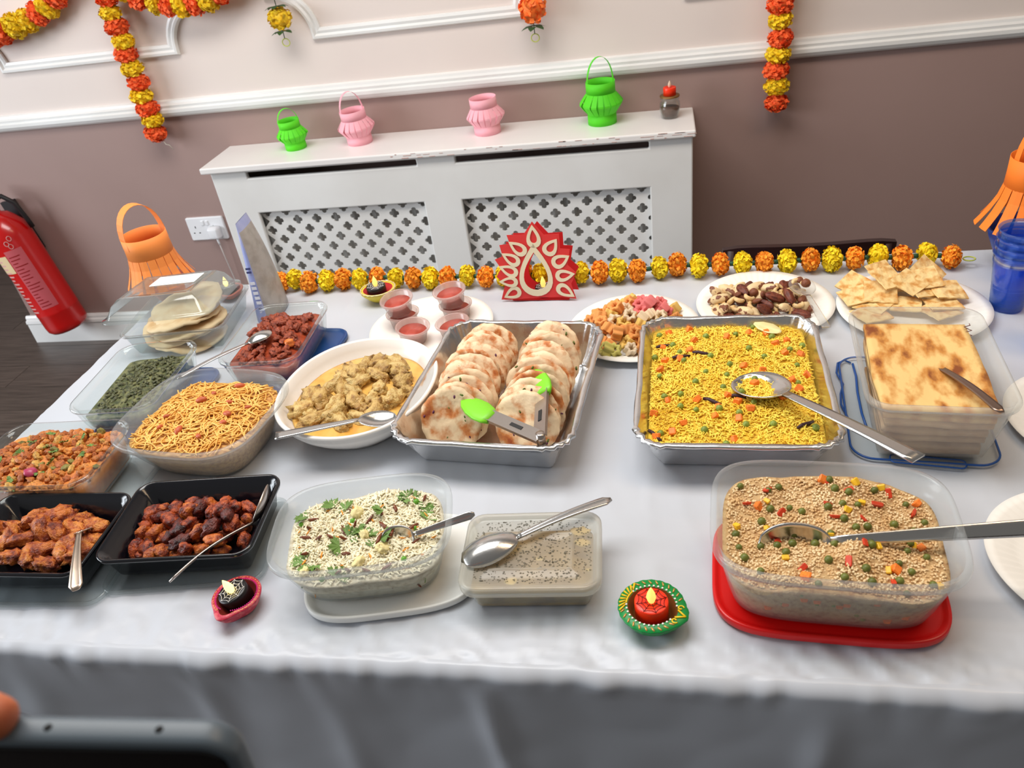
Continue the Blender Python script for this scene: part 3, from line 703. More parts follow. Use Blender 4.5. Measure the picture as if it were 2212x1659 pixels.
# yellow scalloped diya
DYL = pm('yellow_diya_glaze', (226, 204, 60), 0.3); DYI = pm('red_diya_glaze', (232, 70, 70), 0.35)
yd = diya('yellow scalloped diya with a red inside near the marigold garland', (-0.562, 1.345, TZ), rad(15), DYL, DYI, 0.034, 0.031, 0.026, 0.0, 0.07, rim=0.12, foot=0.42)
g = G(); R_ = [(x, y, 0.0262) for x, y in diya_ring(0.034, 0.031, 0, 0.985, 0.07)]; g.tube(R_, 0.0013, 5, closed=True); g.build('gold_edge', pm('gold_rim', (244, 226, 170), 0.3, 0.3), yd)
candle('lit black LED candle in the yellow scalloped diya', (-0.565, 1.345, TZ+0.009), BLKC, WEBW, FLAME_TIP, 0.0195, 0.024, 0.6)
rd = diya('small reddish clay diya behind the clear bread box', (-0.915, 1.392, TZ), rad(-60), pm('red_clay', (176, 92, 74), 0.6), DPI, 0.03, 0.03, 0.016, 0.25, 0, rim=0.2)
candle('lit black LED candle seen through the clear bread box', (-0.918, 1.392, TZ+0.006), BLKC, WEBW, FLAME_ON, 0.0185, 0.019, 0.1)
# jar with a red candle on the radiator shelf
JR = thing('spice_jar', 'small glass jar of brown spice at the right end of the radiator shelf', 'jar', (0.03, 2.412, SZ))
G().lathe([(0.012, 0), (0.022, 0), (0.026, 0.006), (0.0305, 0.03), (0.029, 0.045), (0.0245, 0.052), (0.0275, 0.055), (0.028, 0.059), (0.0265, 0.062), (0.024, 0.061), (0.0225, 0.052), (0.0275, 0.044), (0.0285, 0.03), (0.024, 0.006), (0.004, 0.004)], 32).build('jar_glass', GLASS, JR)
G().lathe([(0.004, 0.0045), (0.023, 0.0065), (0.0272, 0.029), (0.026, 0.031), (0.002, 0.032)], 28).build('spice', pm('brown_spice_powder', (112, 72, 54), 0.9, c2=(90, 56, 42), scale=300), JR)
G().lathe([(0.02, 0.0605), (0.0285, 0.0605), (0.029, 0.0625), (0.0285, 0.065), (0.018, 0.0655)], 28).build('lid', pm('brass_brown_lid', (140, 104, 60), 0.35, 0.6), JR)
candle('red unlit LED candle standing on the glass jar', (0.03, 2.412, SZ+0.0658), REDC, None, FLAME_OFF, 0.0185, 0.022, 0, 0.018)

# red paper diya stand
PD = thing('paper_diya_card', 'red and cream folded paper diya standing before the marigold garland', 'decoration', (-0.235, 1.315, TZ), rad(-3)); PD.rotation_euler = (rad(-6), 0, rad(-3))
RP = pm('red_card', (226, 52, 50), 0.6); RPD = pm('red_card_back', (206, 22, 24), 0.6); CRP = pm('cream_card', (240, 226, 192), 0.65)
def flat(outline, y, name, mat, parent, hole=None, th=0.0008):
    """card cut to an outline (x, z), with an optional window"""
    bm = bmesh.new()
    def loop(pts): 
        v = [bm.verts.new((x, y, z)) for x, z in pts]
        return [bm.edges.new((v[i], v[(i+1) % len(v)])) for i in range(len(v))]
    ed = loop(outline)
    if hole: ed += loop(hole)
    bmesh.ops.triangle_fill(bm, use_beauty=True, edges=ed)
    me = D.meshes.new(name); bm.to_mesh(me); bm.free(); me.materials.append(mat)
    o = link(name, me, parent); md = o.modifiers.new('thick', 'SOLIDIFY'); md.thickness = th; md.offset = 0
    return o
def drop(cx, cz, L_, W_, ang, n=22, sh=1.0):
    P = []; ca, sa_ = math.cos(ang), math.sin(ang)
    for k in range(n):
        t = 2*PI*k/n; u = -math.cos(t); v = math.sin(t)*math.sin(t/2)**1.2 if False else math.sin(t)*(0.5-0.5*u)**0.55
        x, z = u*L_/2, v*W_/2*1.15
        P.append((cx+x*ca-z*sa_, cz+x*sa_+z*ca))
    return P
pet = [(0.002, 0.128, 92, 0.040, 0.027), (-0.030, 0.107, 142, 0.036, 0.024), (0.034, 0.107, 52, 0.034, 0.027), (-0.045, 0.086, 146, 0.036, 0.023), (-0.052, 0.063, 155, 0.036, 0.023), (-0.054, 0.040, 178, 0.034, 0.021),
       (0.050, 0.080, 28, 0.034, 0.026), (0.056, 0.051, 8, 0.034, 0.024), (-0.049, 0.016, 205, 0.034, 0.024), (0.055, 0.019, -35, 0.036, 0.024)]
tear = lambda k_, cz=0.062: drop(0, cz, 0.104*k_, 0.074*k_, rad(90), 30)
def star(k_, top=1.0):
    tips = [(90, 0.152), (122, 0.144), (145, 0.118), (160, 0.098), (178, 0.079), (208, 0.098), (332, 0.103), (356, 0.083), (22, 0.100), (50, 0.122)]
    cen = (0, 0.06); P = []
    pts = [(0.002, 0.153), (-0.016, 0.129), (-0.048, 0.129), (-0.044, 0.112), (-0.064, 0.110), (-0.060, 0.088), (-0.076, 0.082), (-0.066, 0.064), (-0.076, 0.048), (-0.062, 0.030), (-0.072, 0.0005), (-0.055, -0.0002), (0, 0.0035), (0.045, 0.0045), (0.074, -0.0002), (0.066, 0.030), (0.077, 0.052), (0.062, 0.068), (0.068, 0.098), (0.050, 0.100), (0.050, 0.128), (0.022, 0.127)]
    return [(x*k_, 0.003+z*k_*top) for x, z in pts]
flat(star(1), 0, 'front_card', RP, PD, tear(0.74, 0.06))
flat(star(0.98, 0.93), 0.045, 'back_card', RPD, PD, tear(0.72, 0.056))
flat([(-0.05, 0.0), (0.06, 0.0), (0.06, 0.05), (-0.05, 0.05)], 0, 'base_fold', RPD, PD).matrix_local = Matrix.Translation((0, 0.0, 0.0015))@Matrix.Rotation(-PI/2, 4, 'X')
flat(tear(1.0), -0.0012, 'cream_teardrop', CRP, PD, tear(0.72, 0.06))
for i, (x, z, a, L_, W_) in enumerate(pet):
    flat(drop(x, z, L_*1.1, W_*1.16, rad(a)), -0.0012-0.0004*(i % 2), 'cream_petal', CRP, PD, drop(x, z, L_*0.64, W_*0.56, rad(a)))
candle('lit black LED candle inside the red paper diya', (-0.226, 1.339, TZ+0.002), BLKC, WEBW, FLAME_TIP, 0.0165, 0.0165, 0.4)
# ================================================================== CUTLERY
def frame(neck, end, up=(0, 0, 1)):
    a = Vector(neck); X = (Vector(end)-a); L_ = X.length; X.normalize(); U = Vector(up); Y = U.cross(X); Y.normalize(); Z = X.cross(Y)
    return Matrix(((X.x, Y.x, Z.x, a.x), (X.y, Y.y, Z.y, a.y), (X.z, Y.z, Z.z, a.z), (0, 0, 0, 1))), L_
def sheet(secs, n=9):
    """sections (x, half width, centre z, dish) -> strip bowed across by 'dish'"""
    return [[(x, hw*t, zc-dish*(1-t*t)) for t in [-1+2*k/(n-1) for k in range(n)]] for x, hw, zc, dish in secs]
def spoon(label, neck, end, bl, bw, bd, hw0, hw1, bend=0.0, up=(0, 0, 1), arch=0.0, mat=None, th=0.0014, square=False, name='serving_spoon', cat='spoon', facing=1, group='serving spoons'):
    mw, L_ = frame(neck, end, up); t = thing(name, label, cat, mw=mw, group=group); m = mat or STEEL; S_ = []
    for k in range(17):
        u = k/16; x = -bl*u; w = bw/2*math.sqrt(max(0.0, 1-((u-0.56)/(0.56 if u < 0.56 else 0.44))**2)) if u < 0.9999 else 0.0
        w = max(w, hw0 if u < 0.1 else 0.0004); w = w if u > 0.0 else hw0
        S_.append((x, w, -bend*bl*u-facing*0.0, facing*bd*math.sin(PI*min(1, max(0, (u-0.02)/0.98)))**0.8))
    G().loft(sheet(S_), False, False, False).build('bowl', m, t, True, solid=th)
    H = []
    for k in range(15):
        u = k/14; w = hw0+(hw1-hw0)*u**0.8
        if not square and u > 0.9: w *= math.sqrt(max(0.05, 1-((u-0.9)/0.1)**2*0.9))
        H.append((L_*u, w, arch*math.sin(PI*u), 0.0006 if not square else 0.0))
    G().loft(sheet(H, 5), False, False, False).build('handle', m, t, True, solid=th*1.4)
    return t
def fork(label, neck, end, hl, hw, hw0, hw1, mat, up=(0, 0, 1), bend=0.1, th=0.0016, n=4, arch=0.0, rootl=0.35):
    mw, L_ = frame(neck, end, up); t = thing('fork', label, 'fork', mw=mw, group='serving forks'); S_ = []
    for k in range(9):
        u = k/8; S_.append((-hl*rootl*u, hw0+(hw/2-hw0)*math.sin(u*PI/2)**1.3, -bend*hl*rootl*u, 0.001*u))
    G().loft(sheet(S_), False, False, False).build('head', mat, t, True, solid=th)
    for i in range(n):
        y = -hw/2+hw*(i+0.5)/n; tw = hw/n*0.3
        G().loft([[(-hl*(rootl+(1-rootl)*u), y-tw*(1-0.5*u), -bend*hl*(rootl+(1-rootl)*u)-0.004*u*(1-u)*2), (-hl*(rootl+(1-rootl)*u), y+tw*(1-0.5*u), -bend*hl*(rootl+(1-rootl)*u)-0.004*u*(1-u)*2)] for u in [k/6 for k in range(7)]], False, False, False).build('tine', mat, t, True, solid=th)
    H = []
    for k in range(15):
        u = k/14; w = hw0+(hw1-hw0)*u**1.4
        if u > 0.92: w *= math.sqrt(max(0.05, 1-((u-0.92)/0.08)**2*0.8))
        H.append((L_*u, w, arch*math.sin(PI*u), 0.0006))
    G().loft(sheet(H, 5), False, False, False).build('handle', mat, t, True, solid=th*1.3)
    return t

# ================================================================== CONTAINER BUILDERS
def container(name, label, cat, loc, rz, ring, h, ins, t, mat, group=None, part='container_wall', **k):
    o = thing(name, label, cat, loc, rz, group); vessel(ring, h, ins, t, **k).build(part, mat, o); return o
def slab_lid(name, label, loc, rz, ring, h, mat, groove=0.006, group='container lids', rimc=None, tilt=None):
    o = thing(name, label, 'lid', loc, rz, group)
    if tilt: o.rotation_euler = (tilt[0], tilt[1], rz)
    G().loft([ring(0.004, 0), ring(0.0008, 0.0), ring(0, 0.0015), ring(0, h-0.001), ring(0.001, h), ring(groove*0.6, h), ring(groove, h-0.003), ring(groove+0.004, h-0.0035), ring(groove+0.012, h-0.0035)]).build('lid_panel', mat, o)
    if rimc: G().tube([(x, y, z) for x, y, z in ring(0.0012, h*0.8)], 0.0016, 5, closed=True).build('seal', rimc, o)
    return o
def tray_wob(r_, n0=0.0014):
    def f(p, q, nq):
        x, y, z = p; a = math.atan2(y, x); c = (abs(x)/0.12)**4*(abs(y)/0.15)**4; k = math.sin(a*95)*n0*min(1, c*1.4) if 3 <= q <= nq-3 else 0
        d = 0.0018*nz(x, y, 22, z*40) if q > 3 else 0
        return (x*(1+k*9)+d, y*(1+k*9)+d*0.7, z+(0.0022*nz(x, y, 26, 4)+0.0012*math.sin(a*60)*min(1, c) if z > 0.05 else 0))
    return f
# ------------------------------------------------------------------ foil tray of yellow rice
foil_ring = rr(0.252, 0.318, 0.036, 12)
def long_ring(ring, per=10):
    """refine long straight runs so that the foil can buckle"""
    def f(i, z):
        P = ring(i, z); out = []
        for k in range(len(P)):
            a, b = P[k], P[(k+1) % len(P)]; n = max(1, int(math.dist(a, b)/0.010)) if math.dist(ring(0, 0)[k], ring(0, 0)[(k+1) % len(P)]) > 0.03 else 1
            n0 = max(1, int(math.dist(ring(0, 0)[k], ring(0, 0)[(k+1) % len(P)])/0.012))
            for s_ in range(n0): out.append(tuple(a[j]+(b[j]-a[j])*s_/n0 for j in range(3)))
        return out
    return f
LR = long_ring(foil_ring)
YX, YY, YR = 0.0935, 0.963, rad(-1.5)
container('foil_tray', 'foil tray heaped with yellow vegetable rice', 'tray', (YX, YY, TZ), YR, LR, 0.062, 0.026, 0.0012, FOIL, 'foil trays', part='foil_shell', rim=0.007, riml=0.005, wob=tray_wob(0))
hY = lambda x, y: 0.046+0.010*(1-(2*x/0.25)**4)*(1-(2*y/0.31)**4)+0.003*fbm(x, y, 22, 2)+0.006*(y/0.15)-0.004
YRICE = thing('yellow_rice', 'yellow rice with peas and carrots filling a foil tray', 'rice', (YX, YY, TZ), YR)
YB = pm('yellow_rice_mass', (238, 200, 60), 0.75, c2=(196, 140, 24), scale=190, ramp=(0.4, 0.75), bump=0.6, bscale=260)
YG = pm('yellow_rice_grain', (255, 228, 90), 0.5, c2=(250, 208, 60), scale=30)
ft = rr(0.252, 0.318, 0.034, 8)
food_body(ft, 0.012, 0.033, 0.003, hY).build('rice_mass', YB, YRICE)
grains('rice_grains', YRICE, hY, 0.226, 0.29, 6200, 0.0042, 0.0036, YG, 8, 0.4, 0.001)
PEA = pm('pea_green', (140, 156, 60), 0.45, c2=(116, 134, 44), scale=2, var=0.15); CAR = pm('carrot_orange', (255, 140, 48), 0.5, c2=(246, 116, 30), scale=2, var=0.12)
CORN = pm('sweetcorn_yellow', (250, 196, 40), 0.45); PEPR = pm('red_pepper', (206, 60, 24), 0.45, var=0.15); CLOV = pm('dark_spice', (58, 26, 34), 0.5)
peam = mesh('pea', *lump(1, 1, 0.95, 0.06, 1, 1, ICO2), PEA)
def cubemesh(name, mat, sx=1, sy=1, sz=0.8):
    bm = bmesh.new(); bmesh.ops.create_cube(bm, size=2); bmesh.ops.bevel(bm, geom=bm.edges[:], offset=0.25, segments=1, affect='EDGES')
    for v in bm.verts:
        v.co = Vector((v.co.x*sx*(1+0.2*v.co.z), v.co.y*sy, v.co.z*sz))
    me = D.meshes.new(name); bm.to_mesh(me); bm.free(); me.materials.append(mat); return me
carm = cubemesh('carrot_cube', CAR); cornm = cubemesh('sweetcorn', CORN, 1, 0.8, 0.9); pepm = cubemesh('pepper_piece', PEPR, 1.3, 0.8, 0.4)
def veg(root, hf, w, d, spec, p=6):
    for nm, me, n, s_, mind in spec:
        for x, y in sample(w, d, n, p, mind):
            inst(nm, me, (x, y, hf(x, y)+s_*0.55), rmat(0.5).to_euler(), s_*rnd.uniform(0.85, 1.15), root)
veg(YRICE, hY, 0.22, 0.285, [('pea', peam, 40, 0.0048, 0.02), ('carrot_cube', carm, 36, 0.0047, 0.018)], 8)
stk = G().tube([(-1, 0, 0), (-0.4, 0.05, 0.1), (0.4, -0.02, 0.05), (1, 0.06, 0)], [0.16, 0.2, 0.2, 0.14], 6); stm = mesh('spice_stick', stk.V, stk.F, CLOV)
for x, y, a in ((-0.07, 0.055, 0.25), (-0.028, -0.055, -0.5), (0.008, -0.045, -0.15), (-0.04, 0.062, -0.2), (0.09, -0.1, 0.6), (-0.105, -0.12, -0.9), (-0.095, 0.09, 0.3)):
    inst('spice_stick', stm, (x, y, hY(x, y)+0.002), (0, 0.05, a), 0.0135, YRICE)
onm = G(); onm.loft([[(x, w*t, 0.12*x*x+0.3*(t*t)*w) for t in (-1, -0.3, 0.3, 1)] for x, w in ((-1, 0.1), (-0.5, 0.4), (0.2, 0.5), (0.8, 0.3), (1, 0.1))], False, False, False)
oo = onm.build('onion_slice', pm('pale_onion', (234, 222, 160), 0.4), YRICE, solid=0.04); oo.location = (0.06, 0.125, hY(0.06, 0.125)+0.006); oo.scale = (0.022,)*3; oo.rotation_euler = (0.2, 0.1, -0.5)
spoon('large steel ladle spoon resting across the yellow rice tray', (0.158, 0.898, TZ+0.072), (0.281, 0.739, TZ+0.092), 0.088, 0.072, 0.017, 0.006, 0.0105, bend=0.10, square=True, th=0.0018, arch=0.002)

# ------------------------------------------------------------------ foil tray of stuffed flatbreads
PX, PY, PR = -0.240, 0.966, rad(-5.5)
container('foil_tray', 'foil tray with two rows of stuffed flatbreads', 'tray', (PX, PY, TZ), PR, LR, 0.064, 0.026, 0.0012, FOIL, 'foil trays', part='foil_shell', rim=0.007, riml=0.005, wob=tray_wob(1))
NAAN = [pm('browned_flatbread_%s' % s_, (244, 216, 176), 0.65, c2=(206, 128, 66), scale=sc, ramp=(0.46, 0.62), c3=(170, 80, 34), bump=0.45, bscale=120, var=0.07) for s_, sc in (('pale', 40), ('spotted', 55), ('mottled', 75))]
def bread_mesh(name, R_, th, seed, mat, wave=0.004, n=56, rings=7):
    q = random.Random(seed); ph = q.uniform(0, 6); top = []; bot = []
    for k in range(rings+1):
        s_ = max(k/rings, 0.02); T = []; B = []
        for j in range(n):
            a = 2*PI*j/n; e = 1+0.03*math.sin(2*a+ph)+0.018*math.sin(5*a+2*ph)+0.008*math.sin(9*a+ph)+0.012*math.sin(17*a+3*ph)
            x, y = R_*s_*e*math.cos(a), R_*s_*e*math.sin(a); z = wave*math.sin(x/R_*2.4+ph)*s_+wave*0.7*nz(x, y, 30, seed)+wave*0.4*nz(x, y, 70, seed)
            tt = th*(1-0.5*s_**6)/2; T.append((x, y, z+tt)); B.append((x, y, z-tt))
        top.append(T); bot.append(B)
    g = G().loft(list(reversed(bot))[::-1][::-1]+top[::-1][::-1][::-1] if False else list(bot)+list(reversed(top)))
    return mesh(name, g.V, g.F, mat)
BM = [bread_mesh('stuffed_flatbread', 0.0475, 0.0036, k, NAAN[k % 3], 0.004) for k in range(7)]
prm = Matrix.Translation((PX, PY, TZ))@Matrix.Rotation(PR, 4, 'Z')
FILL = pm('purple_onion_bit', (92, 34, 70), 0.5); HERB = pm('green_herb_bit', (96, 110, 44), 0.6)
bitm = [mesh('onion_bit', *lump(1, 0.6, 0.4, 0.3, 1.5, 3, ICO1), FILL), mesh('herb_bit', *lump(1, 0.5, 0.3, 0.3, 1.5, 5, ICO1), HERB)]
def lay_breads(cx, y0, dy, n, tilt0, side, zc):
    for k in range(n):
        y = y0-dy*k; tl = tilt0+rnd.uniform(-0.08, 0.1)
        M_ = prm@Matrix.Translation((cx+rnd.uniform(-0.004, 0.004), y, zc+rnd.uniform(-0.002, 0.003)))@Matrix.Rotation(tl, 4, 'X')@Matrix.Rotation(rnd.uniform(-0.1, 0.1), 4, 'Y')@Matrix.Rotation(rnd.uniform(0, 6.28), 4, 'Z')
        o = inst('stuffed_flatbread', BM[rnd.randrange(7)], (0, 0, 0), (0, 0, 0), 1, None, '%s browned flatbread from the wall in the %s row of the foil tray' % (ORD[k], side), 'flatbread', 'stuffed flatbreads in the foil tray')
        o.matrix_world = M_
        for q in range(9):
            a = rnd.uniform(0, 6.28); r_ = 0.045*math.sqrt(rnd.random()); inst('onion_bit' if q < 4 else 'herb_bit', bitm[0 if q < 4 else 1], (r_*math.cos(a), r_*math.sin(a), 0.0022), (rnd.uniform(-.3, .3), 0, rnd.uniform(0, 6)), rnd.uniform(0.0018, 0.0042), o)
lay_breads(-0.052, 0.094, 0.0187, 11, 1.08, 'left', 0.0455)
lay_breads(0.054, 0.098, 0.0172, 12, 1.08, 'right', 0.0455)
# tongs
TG = thing('serving_tongs', 'steel tongs with lime green tips lying in the flatbread tray', 'tongs', (-0.164, 0.812, TZ+0.066)); LIME = pm('lime_silicone', (128, 214, 36), 0.45)
def tong_arm(p1, p2, wv):
    A = Vector((0, 0, 0)); B = Vector(p1)-TG.location; C_ = Vector(p2)-TG.location; d = (B-A).normalized(); sd = d.cross(Vector(wv)).normalized(); nn = sd.cross(d)
    ring = lambda c, w, t: [c+sd*w+nn*t, c-sd*w+nn*t, c-sd*w-nn*t*0.2, c-sd*(w-0.001)-nn*t*0.2, c-sd*(w-0.001)+nn*(t-0.001), c+sd*(w-0.001)+nn*(t-0.001), c+sd*(w-0.001)-nn*t*0.2, c+sd*w-nn*t*0.2]
    G().loft([ring(A.lerp(B, u), 0.0105, 0.004) for u in (0, 0.3, 0.7, 1.0)]).build('arm', STEEL_DARK, TG, False)
    G().loft([ring(A.lerp(B, u), 0.0028, 0.0048) for u in (0.34, 0.56)]).build('slot', pm('slot_dark', (30, 28, 28), 0.6), TG, False)
    d2 = (C_-B); R_ = []
    for u, w, t in ((-0.12, 0.012, 0.0055), (0.05, 0.017, 0.0055), (0.3, 0.0195, 0.005), (0.6, 0.0175, 0.0045), (0.85, 0.012, 0.0035), (1.0, 0.004, 0.002)):
        c = B+d2*u; R_.append([c+sd*w*math.cos(a)+nn*t*math.sin(a) for a in [2*PI*k/12 for k in range(12)]])
    G().loft(R_).build('silicone_tip', LIME, TG)
tong_arm((-0.243, 0.858, TZ+0.070), (-0.288, 0.895, TZ+0.072), (0.45, -0.35, 0.85)); tong_arm((-0.170, 0.902, TZ+0.078), (-0.190, 0.955, TZ+0.080), (-0.5, -0.5, 0.7))
G().lathe([(0.002, -0.009), (0.0065, -0.009), (0.0065, 0.009), (0.002, 0.009)], 16).build('pivot', STEEL_DARK, TG)

# ------------------------------------------------------------------ oval dish of chicken curry
OX, OY = -0.4735, 0.9605; oring = se(0.246, 0.272, 2.15, 80)
od = container('oval_dish', 'white oval dish of creamy chicken curry', 'dish', (OX, OY, TZ), rad(-4), oring, 0.06, 0.042, 0.004, pm('white_glazed_ceramic', (246, 242, 236), 0.25, coat=0.3), part='ceramic_wall', rim=0.002, riml=0.005, curve=0.6)
hO = lambda x, y: 0.036+0.0006*nz(x, y, 40)
SC = thing('curry_sauce', 'yellow creamy curry sauce in the white oval dish', 'sauce', (OX, OY, TZ), rad(-4))
food_body(oring, 0.019, 0.05, 0.004, hO).build('sauce_pool', pm('yellow_cream_sauce', (232, 186, 100), 0.25, c2=(222, 164, 76), scale=30, bump=0.15, bscale=60), SC)
CHM = [pm('sauced_chicken_%d' % k, a, 0.35, c2=b, scale=2.4, ramp=(0.4, 0.62), c3=c, bump=0.8, bscale=7, bdist=0.004, var=0.1) for k, (a, b, c) in enumerate((((226, 196, 128), (196, 152, 82), (140, 96, 46)), ((214, 178, 108), (170, 126, 64), (110, 78, 40))))]
lm = [mesh('chicken_piece', *lump(1, rnd.uniform(0.5, 0.75), 0.5, 0.5, 1.5, k, ICO3, 0.5), CHM[k % 2]) for k in range(8)]
for i, (x, y) in enumerate([(-0.055, 0.02), (-0.028, 0.052), (-0.015, 0.005), (0.012, 0.048), (0.03, 0.01), (0.06, 0.035), (0.062, -0.01), (0.02, -0.035), (-0.03, -0.035), (-0.06, -0.018), (-0.075, -0.045), (-0.045, -0.075), (0.0, -0.075), (0.045, -0.05), (0.035, 0.078), (0.0, 0.085), (-0.012, 0.028), (0.045, 0.055), (-0.045, 0.045), (0.075, 0.012), (0.03, -0.012), (-0.08, -0.01), (-0.02, -0.055), (0.015, 0.065), (-0.06, -0.06), (0.0, -0.02), (0.05, -0.025), (-0.035, 0.01), (0.022, -0.06), (-0.02, 0.07)]):
    w = Matrix.Rotation(rad(-4), 2)@Vector((x, y))
    inst('chicken_piece', lm[i % 8], (OX+w.x, OY+w.y, TZ+0.037+rnd.uniform(-0.001, 0.005)), (rnd.uniform(-.4, .4), rnd.uniform(-.4, .4), rnd.uniform(0, 6)), rnd.uniform(0.020, 0.029), None, 'sauce coated chicken piece in the white oval dish', 'chicken', 'chicken pieces in the oval dish')
spoon('steel spoon with square handle end resting on the white oval dish', (-0.437, 0.858, TZ+0.066), (-0.550, 0.819, TZ+0.068), 0.056, 0.040, 0.009, 0.0035, 0.0085, bend=0.16, square=True)

# ------------------------------------------------------------------ milky tubs
def tub(label, loc, rz, ring, h, ins, mat=MILK, flange=0.005, t=0.0012):
    o = container('plastic_tub', label, 'tub', loc, rz, ring, h, ins, t, mat, 'plastic food tubs', part='tub_wall', rim=flange, riml=0.009)
    return o
# couscous
CX, CY, CR, CZ = 0.170, 0.634, rad(-4), TZ+0.009
cring = se(0.238, 0.172, 4.2, 84)
slab_lid('tub_lid', 'red plastic lid lying under the couscous tub', (0.171, 0.640, TZ), rad(-3.5), se(0.243, 0.178, 4.2, 84), 0.010, pm('red_plastic', (226, 14, 14), 0.3))
tub('large clear tub of couscous standing on a red lid', (CX, CY, CZ), CR, cring, 0.092, 0.017)
hC = lambda x, y: 0.064+0.008*fbm(x, y, 14, 5)*(1-abs(2*x/0.22)**6)+0.004*math.sin(x*30+1)+0.014*(y/0.08)*(1 if y > 0 else 0.4)-0.05*x*0.25
CS = thing('couscous', 'couscous with peas carrot and sweetcorn inside the clear tub', 'couscous', (CX, CY, CZ), CR)
food_body(cring, inner_inset(0.092, 0.017, 0.0012, 0.06), 0.021, 0.004, hC, 26).build('couscous_mass', pm('couscous_mass', (206, 172, 122), 0.8, c2=(160, 112, 66), scale=150, ramp=(0.45, 0.75), bump=0.7, bscale=320), CS)
P = sample(0.212, 0.148, 5200, 5)
scatter('couscous_grains', ICO1, [(x, y, hC(x, y)+rnd.uniform(0, 0.0016)) for x, y in P], [np.eye(3)]*len(P), [rnd.uniform(0.0009, 0.0017) for _ in P], pm('couscous_grain', (244, 218, 172), 0.6, c2=(226, 186, 130), scale=60), CS)
veg(CS, hC, 0.206, 0.142, [('pea', pm and mesh('pea', *lump(1, 1, 0.95, 0.06, 1, 1, ICO2), pm('olive_pea', (112, 118, 44), 0.45, c2=(88, 96, 34), scale=60, var=0.2)), 48, 0.0042, 0.012), ('sweetcorn', cornm, 14, 0.0035, 0.02), ('pepper_piece', pepm, 16, 0.0036, 0.018), ('carrot_cube', carm, 6, 0.004, 0.03)])
for s_ in (-1, 1):                                 # vegetables pressed against the tub's front wall
    for k in range(9):
        x = -0.066+0.0165*k+rnd.uniform(-0.006, 0.006); zz = rnd.uniform(0.012, 0.055); yy = -(0.086-0.017*(1-zz/0.092)-0.002)*(1-abs(x/0.10)**4.2)**0.238+0.0038
        inst('pea' if s_ > 0 else 'carrot_cube', peam if s_ > 0 else carm, (x, yy, zz), (0, 0, 0), 0.0038, CS)
spoon('long handled steel spoon dug into the couscous', (0.168, 0.622, TZ+0.079), (0.42, 0.628, TZ+0.104), 0.074, 0.044, 0.013, 0.0045, 0.010, bend=-0.04, square=True, up=(0.0, -0.85, 0.55), th=0.0018)

# pulao
UX, UY, UR, UZ = -0.357, 0.634, rad(10.5), TZ+0.0085
slab_lid('tub_lid', 'white plastic lid lying under the white rice tub', (-0.336, 0.640, TZ), rad(12), se(0.216, 0.160, 3.6, 84), 0.009, pm('white_lid_plastic', (236, 236, 232), 0.35))
uring = se(0.207, 0.148, 3.6, 84)
tub('clear tub of white rice with herbs beside the closed container', (UX, UY, UZ), UR, uring, 0.078, 0.019)
hU = lambda x, y: 0.054+0.006*fbm(x, y, 18, 8)+0.010*(y/0.07)-0.003
PU = thing('white_rice', 'white rice with coriander and fried onion in the clear tub', 'rice', (UX, UY, UZ), UR)
food_body(uring, inner_inset(0.078, 0.019, 0.0012, 0.05), 0.023, 0.004, hU).build('rice_mass', pm('white_rice_mass', (224, 216, 192), 0.8, c2=(180, 164, 132), scale=150, ramp=(0.45, 0.75), bump=0.6, bscale=260), PU)
grains('rice_grains', PU, hU, 0.178, 0.122, 3300, 0.0042, 0.0040, pm('white_rice_grain', (252, 244, 214), 0.5), 4, 0.5, 0.001)
COR = pm('coriander_leaf', (126, 160, 78), 0.6, c2=(86, 120, 52), scale=60, var=0.2)
def coriander(seed):
    q = random.Random(seed); g = G()
    for lobe in range(3):
        a = (lobe-1)*1.0+q.uniform(-.2, .2); P = [(0, 0, 0)]
        for k in range(9):
            b = a+(k-4)*0.14; r_ = (0.75+0.25*(k % 2))*(1-0.06*abs(k-4)); P.append((r_*math.cos(b), r_*math.sin(b), 0.12*math.sin(k*1.7+seed)+0.1))
        g.add(P, [(0, k, k+1) for k in range(1, 9)])
    return mesh('coriander_leaf', g.V, g.F, COR)
corm = [coriander(k) for k in range(4)]
for x, y in [(-0.02, -0.002), (-0.01, 0.008), (-0.03, -0.012), (0.0, -0.006), (-0.065, -0.045), (-0.058, -0.035), (-0.07, -0.03), (0.05, 0.05), (0.06, 0.042), (0.07, 0.03), (0.042, 0.044), (-0.03, 0.045), (-0.045, 0.05), (-0.075, 0.035), (0.02, -0.012), (0.012, -0.022), (-0.03, -0.055), (0.02, 0.03), (0.075, 0.015)]:
    inst('coriander_leaf', corm[rnd.randrange(4)], (x, y, hU(x, y)+0.003), (rnd.uniform(-.4, .4), rnd.uniform(-.4, .4), rnd.uniform(0, 6)), rnd.uniform(0.013, 0.020), PU)
FO = pm('fried_onion_brown', (126, 62, 26), 0.4, c2=(96, 40, 16), scale=80, var=0.2); fom = mesh('fried_onion', *lump(1, 0.28, 0.2, 0.5, 1.3, 4, ICO2), FO)
CRS = pm('grated_carrot', (246, 160, 50), 0.5); crm = mesh('carrot_shred', *lump(1, 0.2, 0.14, 0.3, 1.3, 9, ICO1), CRS); CAU = pm('cauliflower', (238, 222, 160), 0.6); cam_ = mesh('cauliflower_piece', *lump(1, 0.8, 0.6, 0.5, 2.4, 2, ICO3), CAU)
veg(PU, hU, 0.170, 0.112, [('fried_onion', fom, 26, 0.0075, 0.012), ('carrot_shred', crm, 28, 0.006, 0.01), ('cauliflower_piece', cam_, 5, 0.008, 0.03), ('pea', mesh('pea', *lump(1, 1, 0.95, 0.06, 1, 1, ICO2), pm('bright_pea', (96, 160, 40), 0.4)), 6, 0.0036, 0.03)], 4)
